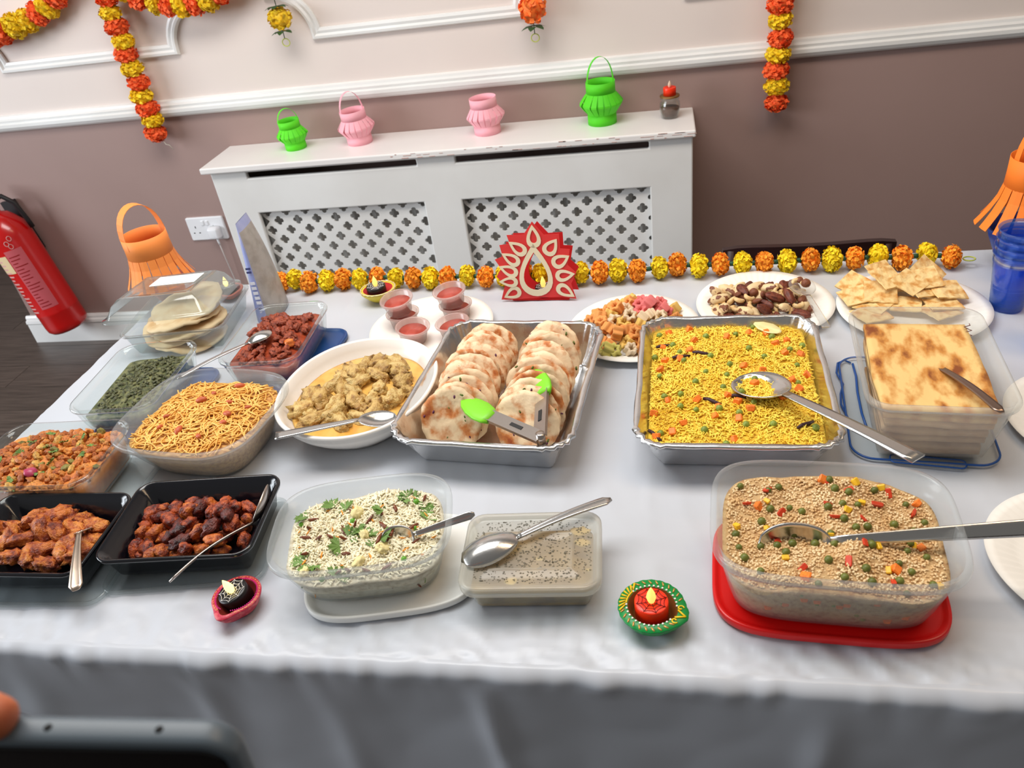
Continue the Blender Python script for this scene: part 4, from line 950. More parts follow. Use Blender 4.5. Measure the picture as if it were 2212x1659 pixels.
for k in range(16):
    inst(('coriander_leaf', 'carrot_shred', 'fried_onion')[k % 3], (corm[k % 4], crm, fom)[k % 3], (-0.072+0.0095*k, -0.0515-0.004*(1-abs(k-8)/8), rnd.uniform(0.014, 0.045)), (1.3, 0, rnd.uniform(0, 6)), rnd.uniform(0.004, 0.006), PU)
spoon('small steel spoon dug into the white rice', (-0.294, 0.630, TZ+0.069), (-0.221, 0.648, TZ+0.086), 0.043, 0.034, 0.009, 0.0026, 0.0052, bend=0.1, up=(0.05, -0.75, 0.6))

# closed tub
KX, KY, KR = -0.1555, 0.630, rad(3.2)
kring = rr(0.160, 0.120, 0.020, 6)
kt = thing('closed_tub', 'closed takeaway tub of soup with misted lid and a spoon on top', 'tub', (KX, KY, TZ), KR, 'plastic food tubs')
vessel(rr(0.152, 0.112, 0.018, 6), 0.044, 0.010, 0.001, rim=0.003).build('tub_wall', CLEARP, kt)
kr2 = rr(0.152, 0.112, 0.018, 6)
G().loft([kr2(0.013, 0.0015), kr2(0.011, 0.004), kr2(0.006, 0.027), kr2(0.02, 0.0275)]).build('soup', pm('olive_soup', (176, 140, 62), 0.3, c2=(140, 104, 40), scale=40), kt)
ld = G().loft([kring(0, 0.036), kring(-0.001, 0.037), kring(-0.001, 0.0475), kring(0.002, 0.049), kring(0.005, 0.049), kring(0.0075, 0.0455), kring(0.012, 0.0455), kring(0.030, 0.0455), kring(0.0315, 0.0468), kring(0.0335, 0.0468), kring(0.035, 0.0455), kring(0.05, 0.0455)], False, True).build('misted_lid', clear('misted_lid_plastic', (236, 230, 216), 0.5, 0.15, 0.9), kt)
g = G()
for x, y in sample(0.138, 0.098, 900, 6):
    r_ = rnd.uniform(0.0005, 0.0013)*rnd.uniform(0.6, 1.3); g.sph((x, y, 0.0457), r_, 6, 3, (1.3, 1, 0.35))
dr = g.build('condensation_drops', clear('water_drop', (120, 112, 92), 0.45, 0.05, 1.5), kt); tag(dr, kind='stuff'); dr.parent = ld
for x, y, s_ in ((0.058, 0.012, 0.01), (0.055, 0.03, 0.012), (-0.02, -0.044, 0.008), (0.01, -0.012, 0.005), (0.066, -0.03, 0.004)):
    G().add(*lump(s_, s_*0.7, 0.0006, 0.5, 2, x*50, ICO2)).build('soup_smear', pm('yellow_soup_smear', (206, 176, 90), 0.4), kt, loc=(x, y, 0.0444)).parent = ld
spoon('shiny steel tablespoon lying face down on the misted lid', (-0.173, 0.643, TZ+0.0545), (-0.066, 0.7035, TZ+0.0595), 0.071, 0.0455, -0.012, 0.0032, 0.0070, bend=0.05, arch=0.004)

# sev noodles
SX_, SY_, SR = -0.697, 0.880, rad(-7)
sring = se(0.232, 0.208, 3.4, 84)
tub('square clear tub full of fried noodle snack', (SX_, SY_, TZ), SR, sring, 0.075, 0.030)
hS = lambda x, y: 0.054+0.010*(1-(2*x/0.2)**2)*(1-(2*y/0.2)**2)+0.004*fbm(x, y, 16, 3)+0.05*y*0.12
SV = thing('noodle_snack', 'golden fried noodle snack in the square clear tub', 'snack', (SX_, SY_, TZ), SR)
food_body(sring, inner_inset(0.075, 0.030, 0.0012, 0.05), 0.034, 0.003, hS).build('snack_mass', pm('noodle_mass', (220, 170, 98), 0.7, c2=(160, 100, 40), scale=90, stretch=(1, 3, 2), ramp=(0.4, 0.7), bump=0.6, bscale=140), SV)
g = G()
for x, y in sample(0.198, 0.174, 430, 4):
    a = rnd.uniform(0, 6.28); k_ = rnd.choice((-1, 1))*rnd.uniform(12, 55); P = []; px, py = x, y
    dzz = rnd.uniform(0.0005, 0.005)
    for s_ in range(rnd.randrange(8, 17)):
        if not inside(px, py, 0.203, 0.179, 4): break
        P.append((px, py, hS(px, py)+dzz+0.0012*math.sin(s_+x*90))); px += 0.0058*math.cos(a); py += 0.0058*math.sin(a); a += k_*0.0058*rnd.uniform(0.4, 1.6)
    if len(P) > 2: g.tube(P, 0.00115, 5)
tag(g.build('noodle_strands', pm('golden_noodle', (250, 202, 110), 0.5, c2=(232, 170, 74), scale=40), SV), kind='stuff')
NUTR = pm('red_skin_peanut', (206, 104, 58), 0.5, c2=(176, 74, 40), scale=60, var=0.15); pnm = mesh('peanut', *lump(1, 0.55, 0.5, 0.12, 1, 6, ICO2), NUTR)
for x, y, s_ in ((0.02, 0.075, 0.009), (-0.02, 0.028, 0.01), (-0.012, -0.045, 0.009), (-0.05, -0.04, 0.006), (0.045, 0.0, 0.009), (0.05, -0.02, 0.007), (-0.012, 0.05, 0.006), (0.03, 0.03, 0.006), (0.03, -0.055, 0.007), (-0.055, -0.015, 0.006), (0.065, 0.025, 0.006)):
    inst('peanut', pnm, (x, y, hS(x, y)+0.006), (0, 0.2, rnd.uniform(0, 6)), s_, SV)

# roti tub
RX, RY, RR_, RZ = 0.341, 0.940, rad(-5), TZ+0.006
rring = rr(0.166, 0.238, 0.026, 8)
BL = pm('blue_silicone_seal', (20, 82, 160), 0.4)
slab_lid('tub_lid', 'see-through lid with blue seal lying under the flatbread tub', (0.341, 0.957, TZ), rad(-6), rr(0.180, 0.246, 0.03, 8), 0.0055, MILK, 0.004, rimc=BL)
o = thing('lid_clip', 'blue edged locking flap of the lid beside the flatbread tub', 'clip', (0.268, 0.985, TZ+0.001))
G().tube([(0.014, 0.088, 0), (0.006, 0.094, 0.002), (-0.006, 0.085, 0.003), (-0.012, 0.06, 0.002), (-0.008, 0.03, 0.002), (-0.016, 0.005, 0.002), (-0.02, -0.02, 0.002), (-0.016, -0.055, 0.001), (-0.008, -0.08, 0)], 0.0016, 6).build('seal_edge', BL, o)
G().tube([(0.016, 0.085, 0.001), (0.014, 0.05, 0.002), (0.008, 0.01, 0.002), (0.004, -0.04, 0.001), (0.004, -0.08, 0)], 0.0018, 6).build('seal_edge', BL, o)
o = thing('lid_clip', 'blue edged locking flap in front of the flatbread tub', 'clip', (0.33, 0.838, TZ+0.001))
rf = rr(0.088, 0.016, 0.006, 4)
G().loft([rf(0, 0), rf(0, 0.003), rf(0.001, 0.004)]).build('flap', MILK2, o); G().tube([(x, y, z) for x, y, z in rf(0, 0.003)], 0.0012, 5, closed=True).build('seal_edge', BL, o); o.rotation_euler = (0, 0, rad(-9))
rt = tub('tall clear tub packed with folded flatbreads at the right', (RX, RY, RZ), RR_, rring, 0.098, 0.020, MILK2, 0.004)
ROT = pm('roti_surface', (238, 200, 130), 0.55, c2=(204, 138, 62), scale=30, ramp=(0.44, 0.58), c3=(136, 70, 26), bump=0.3, bscale=40, stretch=(1.4, 0.7, 1)); ROTP = pm('pale_roti_edge', (226, 190, 146), 0.7, c2=(186, 140, 96), scale=24, bump=0.3, bscale=60)
G().tube([(0.066+0.005*math.sin(q*1.9), 0.072+0.0022*q, 0.079+0.0014*q) for q in range(9)], 0.0007, 5).build('pen_mark', pm('brown_ink', (110, 66, 60), 0.6), rt)
rmx = Matrix.Translation((RX, RY, RZ))@Matrix.Rotation(RR_, 4, 'Z')
def roti(seed, w, d, th, amp, mat):
    q = random.Random(seed); nx_, ny_ = 18, 26; T = []; B = []
    for j in range(ny_+1):
        for i in range(nx_+1):
            u = -1+2*i/nx_; v = -1+2*j/ny_; x = w/2*u*(1-0.03*v*v)+0.002*nz(v, u, 2, seed); y = d/2*v*(1-0.02*u*u)
            z = amp*fbm(x, y, 11, seed)+amp*0.8*math.sin(v*3+seed)*0.5; T.append((x, y, z+th/2)); B.append((x, y, z-th/2))
    n_ = nx_+1; F = []; m = len(T)
    for j in range(ny_):
        for i in range(nx_):
            a = j*n_+i; F += [(a, a+1, a+n_+1, a+n_), (m+a, m+a+n_, m+a+n_+1, m+a+1)]
    for i in range(nx_): F += [(i, m+i, m+i+1, i+1), (ny_*n_+i, ny_*n_+i+1, m+ny_*n_+i+1, m+ny_*n_+i)]
    for j in range(ny_): F += [(j*n_, (j+1)*n_, m+(j+1)*n_, m+j*n_), (j*n_+nx_, m+j*n_+nx_, m+(j+1)*n_+nx_, (j+1)*n_+nx_)]
    return mesh('folded_flatbread', T+B, F, mat)
for k in range(7):
    z = 0.010+k*0.0112; sc = 1-0.0
    o = inst('folded_flatbread', roti(k, 0.112+0.030*z/0.1*1.0, 0.184+0.030*z/0.1, 0.0075, 0.0042 if k < 6 else 0.003, ROT if k > 4 else ROTP), (0, 0, 0), (0, 0, 0), 1, None,
             'brown spotted folded flatbread on top in the tall clear tub' if k == 6 else 'pale folded flatbread seen through the tall tub wall below the top one', 'flatbread', 'folded flatbreads in the tall tub')
    o.matrix_world = rmx@Matrix.Translation((0, -0.003, z))@Matrix.Rotation(rnd.uniform(-0.02, 0.02), 4, 'Z')
fork('steel fork lying over the flatbreads with its handle on the tub rim', (0.357, 0.935, TZ+0.084), (0.386, 0.806, TZ+0.1065), 0.040, 0.024, 0.0045, 0.0062, pm('dark_reflecting_steel', (150, 130, 118), 0.3, 1.0), bend=0.25, arch=0.004)
# ------------------------------------------------------------------ glass dishes on blue lids
BLID = pm('navy_blue_lid', (24, 70, 130), 0.35)
def glass_dish(label, lidlabel, loc, rz, w, d, h, lid_off, lid_rz, blue=True):
    z0 = TZ+0.008
    slab_lid('dish_lid', lidlabel, (loc[0]+lid_off[0], loc[1]+lid_off[1], TZ), lid_rz, rr(w*1.02, d*1.02, 0.03, 7), 0.0078, BLID if blue else CLEARP)
    o = container('glass_dish', label, 'dish', (loc[0], loc[1], z0), rz, rr(w, d, 0.030, 8), h, 0.010, 0.0035, GLASS, 'glass dishes', part='glass_wall', rim=0.003, riml=0.006)
    return z0
z0 = glass_dish('glass dish of red vegetable curry on a blue lid', 'blue lid showing beside the red curry dish', (-0.683, 1.128), rad(2.5), 0.143, 0.204, 0.055, (0.022, -0.004), rad(-4))
dr_ = rr(0.143, 0.204, 0.030, 8)
hR = lambda x, y: 0.034+0.016*math.exp(-((x-0.012)/0.05)**2-((y-0.01)/0.075)**2)+0.006*fbm(x, y, 30, 4)
RCU = thing('red_curry', 'dark red vegetable curry heaped in the glass dish', 'curry', (-0.683, 1.128, z0), rad(2.5))
RC1 = pm('red_curry_gravy', (166, 72, 42), 0.3, c2=(122, 44, 26), scale=50, ramp=(0.4, 0.65), bump=0.7, bscale=90)
food_body(dr_, 0.0115, 0.0155, 0.004, hR).build('gravy', RC1, RCU)
rcm = [mesh('vegetable_chunk', *lump(1, 0.7, 0.5, 0.5, 1.6, k+20, ICO3, 0.4), pm('red_curry_chunk', (176, 84, 52), 0.3, c2=(130, 50, 30), scale=2.2, var=0.2, bump=0.7, bscale=6, bdist=0.003)) for k in range(5)]
for x, y in sample(0.108, 0.165, 70, 4, 0.009): inst('vegetable_chunk', rcm[rnd.randrange(5)], (x, y, hR(x, y)+0.003), rmat(0.5).to_euler(), rnd.uniform(0.006, 0.012), RCU)
inst('potato_piece', mesh('potato_piece', *lump(1, 0.85, 0.7, 0.35, 1.4, 12), pm('orange_potato', (232, 134, 60), 0.4, c2=(206, 104, 44), scale=2)), (0.040, -0.035, hR(0.04, -0.035)+0.005), (0.2, 0.2, 0.5), 0.010, RCU)
spoon('thin steel spoon leaning from the red curry dish', (-0.713, 1.083, TZ+0.066), (-0.800, 0.985, TZ+0.060), 0.046, 0.034, -0.008, 0.0028, 0.0050, bend=0.0, arch=0.003)
z0 = glass_dish('glass dish of dark green spinach near the left table edge', 'blue lid under the spinach dish', (-0.892, 1.006), rad(4), 0.147, 0.206, 0.05, (0.03, -0.012), rad(0))
hG = lambda x, y: 0.024+0.010*math.exp(-((x-0.02)/0.05)**2-((y-0.0)/0.09)**2)+0.004*fbm(x, y, 40, 6)+0.05*x*0.5
SPN = thing('spinach', 'dark green cooked spinach in the glass dish', 'spinach', (-0.892, 1.006, z0), rad(4))
food_body(rr(0.147, 0.206, 0.030, 8), 0.0125, 0.0155, 0.004, hG).build('spinach_mass', pm('cooked_spinach', (122, 122, 80), 0.4, c2=(70, 78, 46), scale=90, ramp=(0.38, 0.6), c3=(40, 46, 28), bump=0.9, bscale=150), SPN)
spm = mesh('spinach_clump', *lump(1, 0.6, 0.4, 0.6, 2, 33, ICO2), pm('spinach_clump', (128, 128, 88), 0.4, c2=(72, 78, 48), scale=3, var=0.3, bump=0.7, bscale=8, bdist=0.003))
for x, y in sample(0.112, 0.168, 280, 4, 0.0035): inst('spinach_clump', spm, (x, y, hG(x, y)+0.0005), rmat(0.5).to_euler(), rnd.uniform(0.0028, 0.0055), SPN)
z0 = glass_dish('glass dish of orange vegetable mash at the left edge', 'clear lid under the orange mash dish', (-0.905, 0.783), rad(3), 0.205, 0.150, 0.06, (0.035, -0.005), rad(0), False)
hM = lambda x, y: 0.044+0.008*math.exp(-(x/0.08)**2-(y/0.06)**2)+0.005*fbm(x, y, 24, 9)
OM = thing('vegetable_mash', 'orange potato and vegetable mix in the glass dish', 'curry', (-0.905, 0.783, z0), rad(3))
food_body(rr(0.205, 0.150, 0.030, 8), 0.0095, 0.0155, 0.004, hM).build('mash', pm('orange_mash', (224, 142, 64), 0.5, c2=(190, 100, 42), scale=34, ramp=(0.42, 0.68), c3=(150, 130, 50), bump=0.6, bscale=110), OM)
om = [mesh('vegetable_piece', *lump(1, 0.8, 0.55, 0.4, 1.8, k+50), pm('mash_piece_%d' % k, c, 0.4, var=0.15, c2=tuple(int(q*0.8) for q in c), scale=2.5, bump=0.6, bscale=6, bdist=0.003)) for k, c in enumerate(((230, 146, 62), (216, 128, 54), (228, 172, 80), (150, 140, 66), (198, 108, 48)))]
for x, y in sample(0.184, 0.130, 170, 5, 0.008): inst('vegetable_piece', om[rnd.choice((0, 0, 1, 1, 2, 4, 4, 0, 1, 3))], (x, y, hM(x, y)+0.002), rmat(0.6).to_euler(), rnd.uniform(0.005, 0.010), OM)
for x, y in sample(0.16, 0.11, 14, 4, 0.02): inst('coriander_leaf', corm[rnd.randrange(4)], (x, y, hM(x, y)+0.007), rmat(0.5).to_euler(), 0.009, OM)
inst('onion_piece', mesh('onion_piece', *lump(1, 0.8, 0.5, 0.3, 1.2, 5), pm('red_onion', (176, 60, 96), 0.35)), (0.0, -0.04, hM(0, -0.04)+0.006), (0.3, 0.1, 0.4), 0.010, OM)

# ------------------------------------------------------------------ black trays of chicken on clear lids
BLK = pm('glossy_black_plastic', (10, 11, 18), 0.18, coat=0.4)
def black_tray(label, lidlabel, loc, rz, w, d, lo, lrz):
    slab_lid('tray_lid', lidlabel, (loc[0]+lo[0], loc[1]+lo[1], TZ), lrz, rr(w*1.04, d*1.04, 0.022, 6), 0.006, CLEARP, 0.005)
    z0 = TZ+0.0064; r_ = rr(w, d, 0.022, 7); o = thing('black_tray', label, 'tray', (loc[0], loc[1], z0), rz, 'black takeaway trays')
    prof = [(0.020, 0), (0.016, 0), (0.014, 0.003), (0.006, 0.034), (0.0, 0.036), (-0.001, 0.040), (0.0, 0.0425), (0.003, 0.0425), (0.0045, 0.040), (0.007, 0.039), (0.009, 0.034), (0.0115, 0.033), (0.0165, 0.004), (0.02, 0.0015)]
    G().loft([r_(i, z) for i, z in prof]).build('tray_shell', BLK, o); return z0
def pile(z0, loc, rz, n, w, d, meshes, smin, smax, label, grp, zf, mind, extra=()):
    M_ = Matrix.Rotation(rz, 2); P = list(extra)+sample(w, d, n, 4, mind)
    for x, y in P:
        q = M_@Vector((x, y)); inst('chicken_piece', meshes[rnd.randrange(len(meshes))], (loc[0]+q.x, loc[1]+q.y, z0+zf(x, y)), rmat(0.5).to_euler(), rnd.uniform(smin, smax), None, label, 'chicken', grp)
KC = [pm('glazed_chicken_%d' % k, a, 0.32, c2=b, scale=1.7, ramp=(0.4, 0.56), c3=c, bump=0.7, bscale=6, bdist=0.003, var=0.12) for k, (a, b, c) in enumerate((((184, 84, 36), (120, 40, 22), (70, 22, 18)), ((206, 112, 42), (150, 62, 28), (90, 30, 20)), ((110, 42, 30), (70, 24, 22), (44, 14, 16))))]
kcm = [mesh('chicken_piece', *lump(1, rnd.uniform(0.55, 0.85), rnd.uniform(0.5, 0.7), 0.34, 1.5, k+70, ICO3, 0.22), KC[(0, 1, 0, 2, 0, 1, 0, 0)[k]]) for k in range(8)]
LOCR = (-0.6165, 0.676); z0 = black_tray('black tray of dark glazed chicken bites beside the pink diya', 'clear lid under the glazed chicken tray', LOCR, rad(5.5), 0.208, 0.150, (-0.002, -0.006), rad(8))
pile(z0, LOCR, rad(5.5), 34, 0.156, 0.100, kcm, 0.0115, 0.0165, 'dark glazed chicken bite in the black tray beside the pink diya', 'glazed chicken bites in the black tray', lambda x, y: 0.016+0.018*math.exp(-((x-0.02)/0.06)**2-(y/0.045)**2)+rnd.uniform(0, 0.006), 0.013)
pile(z0, LOCR, rad(5.5), 20, 0.144, 0.088, kcm, 0.011, 0.014, 'dark glazed chicken bite in the black tray beside the pink diya', 'glazed chicken bites in the black tray', lambda x, y: 0.012, 0.02)
spoon('steel spoon with thin dark handle in the glazed chicken tray', (-0.529, 0.672, TZ+0.0415), (-0.590, 0.568, TZ+0.045), 0.050, 0.034, 0.009, 0.002, 0.0036, bend=-0.62, up=(-0.80, 0.35, 0.5), mat=STEEL_DARK, arch=0.006)
LOCL = (-0.826, 0.643); z0 = black_tray('black tray of orange roast chicken at the left front corner', 'clear lid under the orange roast chicken tray', LOCL, rad(1), 0.206, 0.150, (0.012, -0.008), rad(3))
OC = [pm('roast_chicken_%d' % k, a, 0.4, c2=b, scale=1.9, ramp=(0.4, 0.56), c3=c, bump=0.8, bscale=6, bdist=0.004, var=0.1) for k, (a, b, c) in enumerate((((222, 140, 62), (176, 84, 34), (120, 50, 24)), ((206, 116, 44), (150, 64, 30), (104, 40, 24))))]
ocm = [mesh('chicken_piece', *lump(1, rnd.uniform(0.5, 0.75), rnd.uniform(0.5, 0.65), 0.42, 1.5, k+90, ICO3, 0.4), OC[k % 2]) for k in range(7)]
pile(z0, LOCL, rad(1), 22, 0.144, 0.090, ocm, 0.016, 0.025, 'orange roast chicken piece in the left front black tray', 'roast chicken pieces in the black tray', lambda x, y: 0.018+0.010*math.exp(-((x+0.02)/0.05)**2)+rnd.uniform(0, 0.007), 0.018, extra=[(0.062, 0.028), (0.03, 0.04), (0.055, -0.01)])
fork('old steel fork with flared handle in the orange chicken tray', (-0.759, 0.640, TZ+0.0515), (-0.706, 0.550, TZ+0.046), 0.045, 0.024, 0.0032, 0.0088, pm('worn_silver_plate', (206, 186, 168), 0.32, 1.0, bump=0.1), bend=0.75, arch=0.003)

# ------------------------------------------------------------------ paper plates
def paper_plate(label, loc, R_=0.116, rz=0):
    t = thing('paper_plate', label, 'plate', loc, rz, 'white paper plates')
    def wob(a, r, z): return 1.0
    prof = [(R_*0.3, 0), (R_*0.66, 0.0), (R_*0.74, 0.004), (R_*0.9, 0.0095), (R_, 0.011), (R_, 0.0118), (R_*0.9, 0.0103), (R_*0.74, 0.0048), (R_*0.66, 0.0008), (0.002, 0.0008)]
    n = 180; rings = []
    for q, (r, z) in enumerate(prof):
        fl_ = 0.0006 if R_*0.7 < r < R_*0.97 else 0
        rings.append([(r*math.cos(2*PI*k/n), r*math.sin(2*PI*k/n), z+fl_*math.sin(2*PI*k/n*60)+(0.0012*math.sin(2*PI*k/n*2+rz) if r > R_*0.8 else 0)) for k in range(n)])
    G().loft(rings).build('plate_body', PAPERPLATE, t); return t
paper_plate('white paper plate holding the cups of red sauce', (-0.4225, 1.217, TZ))
paper_plate('white paper plate of colourful star crackers', (-0.051, 1.188, TZ), 0.114, 1)
paper_plate('white paper plate of mixed nuts', (0.1735, 1.257, TZ), 0.116, 2)
paper_plate('white paper plate of cracker squares at the right', (0.406, 1.226, TZ), 0.118, 3)
paper_plate('white paper plate at the right edge behind the long spoon handle', (0.563, 0.915, TZ), 0.116, 4)
paper_plate('empty white paper plate at the right edge beside the couscous', (0.462, 0.665, TZ), 0.116, 5)
# sauce cups
SCUP = clear('pinkish_cup_plastic', (240, 204, 196), 0.38, 0.1, 1.3); SAU = pm('red_chilli_sauce', (186, 78, 62), 0.3, c2=(166, 60, 46), scale=60)
def sauce_cup(label, x, y, z, tilt=(0, 0)):
    t = thing('sauce_cup', label, 'cup', (x, y, z), 0, 'cups of red sauce'); t.rotation_euler = (tilt[0], tilt[1], 0)
    G().lathe([(0.012, 0), (0.0215, 0), (0.023, 0.001), (0.0275, 0.026), (0.0315, 0.0265), (0.0318, 0.029), (0.029, 0.03), (0.0275, 0.029), (0.0225, 0.002), (0.002, 0.0012)], 36).build('cup_wall', SCUP, t)
    G().lathe([(0.002, 0.0015), (0.0221, 0.002), (0.0255, 0.019), (0.002, 0.019)], 32).build('sauce', SAU, t)
PZ = TZ+0.001
for lb_, x, y, z, tl in (('lower sauce cup of the left stack at the back of the plate', -0.480, 1.236, 0, (0, 0)), ('upper sauce cup of the left stack at the back of the plate', -0.484, 1.238, 0.0305, (0.12, -0.05)),
                         ('lower sauce cup of the right stack beside the foil tray', -0.383, 1.262, 0, (0, 0)), ('upper sauce cup of the right stack beside the foil tray', -0.388, 1.262, 0.0305, (0.08, -0.06)),
                         ('single red sauce cup nearest the white oval dish', -0.447, 1.178, 0.004, (0.05, 0.1)), ('single red sauce cup touching the foil tray corner', -0.372, 1.192, 0.002, (0.02, -0.08))):
    sauce_cup(lb_, x, y, PZ+z, tl)
# star crackers
def star_mesh(mat):
    n = 60; g = G(); R_ = lambda k_, z: [((1+0.17*math.cos(6*2*PI*k/n))*k_*math.cos(2*PI*k/n), (1+0.17*math.cos(6*2*PI*k/n))*k_*math.sin(2*PI*k/n), z) for k in range(n)]
    g.loft([R_(0.92, -0.75), R_(1, -0.6), R_(0.96, 0), R_(1, 0.6), R_(0.92, 0.75), R_(0.45, 0.6), R_(0.36, 0), R_(0.45, -0.6), R_(0.92, -0.75)], False, False); return mesh('star_cracker', g.V, g.F, mat)
SCM = [('orange', star_mesh(pm('orange_cracker', (250, 170, 92), 0.6, bump=0.5, bscale=200, var=0.06))), ('pink', star_mesh(pm('pink_cracker', (246, 130, 128), 0.6, bump=0.5, bscale=200, var=0.06))), ('yellow', star_mesh(pm('yellow_cracker', (248, 206, 110), 0.6, bump=0.5, bscale=200, var=0.06))),
       ('pale cream', star_mesh(pm('cream_cracker', (250, 226, 190), 0.6, bump=0.5, bscale=200, var=0.04))), ('pale green', star_mesh(pm('green_cracker', (216, 206, 110), 0.6, bump=0.5, bscale=200)))]
def cracker(i, x, y, z, s_=0.0112):
    inst('star_cracker', SCM[i][1], (-0.051+x, 1.192+y, TZ+z), (rnd.uniform(-1.2, 1.2), rnd.uniform(-0.8, 0.8), rnd.uniform(0, 6)), s_*rnd.uniform(0.9, 1.1), None, '%s star shaped cracker on the paper plate beside the foil trays' % SCM[i][0], 'cracker', '%s star crackers' % SCM[i][0])
for x, y in sample(0.160, 0.165, 42, 2.4, 0.0175):
    i = 1 if (0.0 < x < 0.06 and y > 0.02) or (x < -0.04 and -0.05 < y < 0.0 and rnd.random() < 0.5) else rnd.choice((0, 0, 0, 2, 2, 0, 3))
    cracker(i, x, y, 0.014)
for x, y in sample(0.115, 0.115, 24, 2.4, 0.018):
    cracker(1 if (0.005 < x < 0.06 and y > 0.01) else rnd.choice((0, 0, 2, 3)), x, y, 0.027)
cracker(4, -0.043, -0.082, 0.014, 0.0125); cracker(4, -0.03, -0.083, 0.013); cracker(3, -0.006, -0.012, 0.038); cracker(1, 0.028, 0.03, 0.037); cracker(0, -0.03, 0.02, 0.037)
# nuts
def cashew():
    g = G(); P = []; rr_ = []
    for k in range(11):
        a = rad(-20+220*k/10); P.append((0.62*math.cos(a), 0.62*math.sin(a)-0.2, 0)); rr_.append(0.36*math.sin(PI*(k+0.7)/11.4)**0.5)
    g.tube(P, rr_, 8); return g.V, g.F
def pecan():
    V = []
    for v in ICO3[0]:
        k = 1+0.16*math.cos(7*math.atan2(v.z, v.y))+0.1*noise.noise(v*4); V.append((v.x*1.15, v.y*0.55*k, v.z*0.42*k*(0.6 if abs(v.y) < 0.12 else 1)))
    return V, ICO3[1]
def almond():
    return [(v.x*(1.0), v.y*0.55*(1-0.35*v.x), v.z*0.36*(1-0.3*v.x)) for v in ICO3[0]], ICO3[1]
CSH = pm('cashew_cream', (236, 206, 152), 0.5, c2=(220, 180, 120), scale=2, var=0.06); BRN = pm('almond_skin', (134, 76, 46), 0.6, c2=(112, 58, 36), scale=3, var=0.15); PEC = pm('pecan_brown', (126, 62, 40), 0.55, c2=(90, 38, 28), scale=2.5, var=0.15)
BRZ = pm('brazil_nut_tan', (232, 204, 156), 0.5, c2=(128, 74, 48), scale=1.3, ramp=(0.55, 0.58), var=0.05)
NT = [('cashew', mesh('cashew', *cashew(), CSH), 0.0115, 'cream coloured curved cashew on the paper plate of nuts'), ('almond', mesh('almond', *almond(), BRN), 0.0115, 'brown skinned almond on the paper plate of nuts'),
      ('pecan_half', mesh('pecan_half', *pecan(), PEC), 0.0155, 'dark ridged pecan half on the paper plate of nuts'), ('brazil_nut', mesh('brazil_nut', *lump(1.25, 0.62, 0.58, 0.15, 1.2, 8), BRZ), 0.0145, 'large tan brazil nut on the paper plate of nuts'),
      ('hazelnut', mesh('hazelnut', *lump(1, 0.95, 0.95, 0.08, 1, 4, ICO2), BRN), 0.0085, 'round brown hazelnut on the paper plate of nuts')]
for lay, (w, d, n, z, md_) in enumerate(((0.165, 0.120, 46, 0.007, 0.0145), (0.145, 0.09, 30, 0.016, 0.016), (0.10, 0.055, 14, 0.025, 0.018))):
    for x, y in sample(w, d, n, 3, md_):
        i = rnd.choice((0, 0, 0, 3, 3, 2, 2, 1, 1, 4)); nm, me, s_, lb_ = NT[i]
        inst(nm, me, (0.166+x, 1.262+y, TZ+z), rmat(0.45).to_euler(), s_*rnd.uniform(0.9, 1.1), None, lb_, 'nut', (nm.replace('_', ' ')+'s on the plate').replace('halfs', 'halves'))
spoon('clear plastic spoon holding nuts on the paper plate', (0.243, 1.250, TZ+0.026), (0.258, 1.150, TZ+0.020), 0.058, 0.044, 0.006, 0.004, 0.007, up=(0, 0, 1), mat=clear('clear_cutlery', (244, 240, 236), 0.16, 0.05, 1.6), name='plastic_spoon', square=True)
for x, y, i in ((0.236, 1.292, 1), (0.244, 1.278, 4), (0.230, 1.283, 0)): inst(NT[i][0], NT[i][1], (x, y, TZ+0.034), (0.2, 0.1, i*1.3), NT[i][2], None, NT[i][3], 'nut', NT[i][0].replace('_', ' ')+'s on the plate')
# square crackers
CK = pm('herb_cracker', (244, 214, 150), 0.65, c2=(216, 160, 84), scale=1.3, ramp=(0.46, 0.62), c3=(186, 112, 48), bump=0.4, bscale=5, var=0.06)
def ckmesh(seed):
    q = random.Random(seed); n = 8; T = []; B = []
    for j in range(n+1):
        for i in range(n+1):
            u, v = -1+2*i/n, -1+2*j/n; z = 0.07*fbm(u, v, 1.5, seed)+0.05*u*v; e = 0.03*nz(u, v, 3, seed); T.append((u+e*abs(v), v+e, z+0.045)); B.append((u+e*abs(v), v+e, z-0.045))
    F = []; m = len(T); n_ = n+1
    for j in range(n):
        for i in range(n):
            a = j*n_+i; F += [(a, a+1, a+n_+1, a+n_), (m+a, m+a+n_, m+a+n_+1, m+a+1)]
    for i in range(n): F += [(i, m+i, m+i+1, i+1), (n*n_+i, n*n_+i+1, m+n*n_+i+1, m+n*n_+i), (i*n_, (i+1)*n_, m+(i+1)*n_, m+i*n_), (i*n_+n, m+i*n_+n, m+(i+1)*n_+n, (i+1)*n_+n)]
    return mesh('square_cracker', T+B, F, CK, False)
ckm = [ckmesh(k) for k in range(4)]
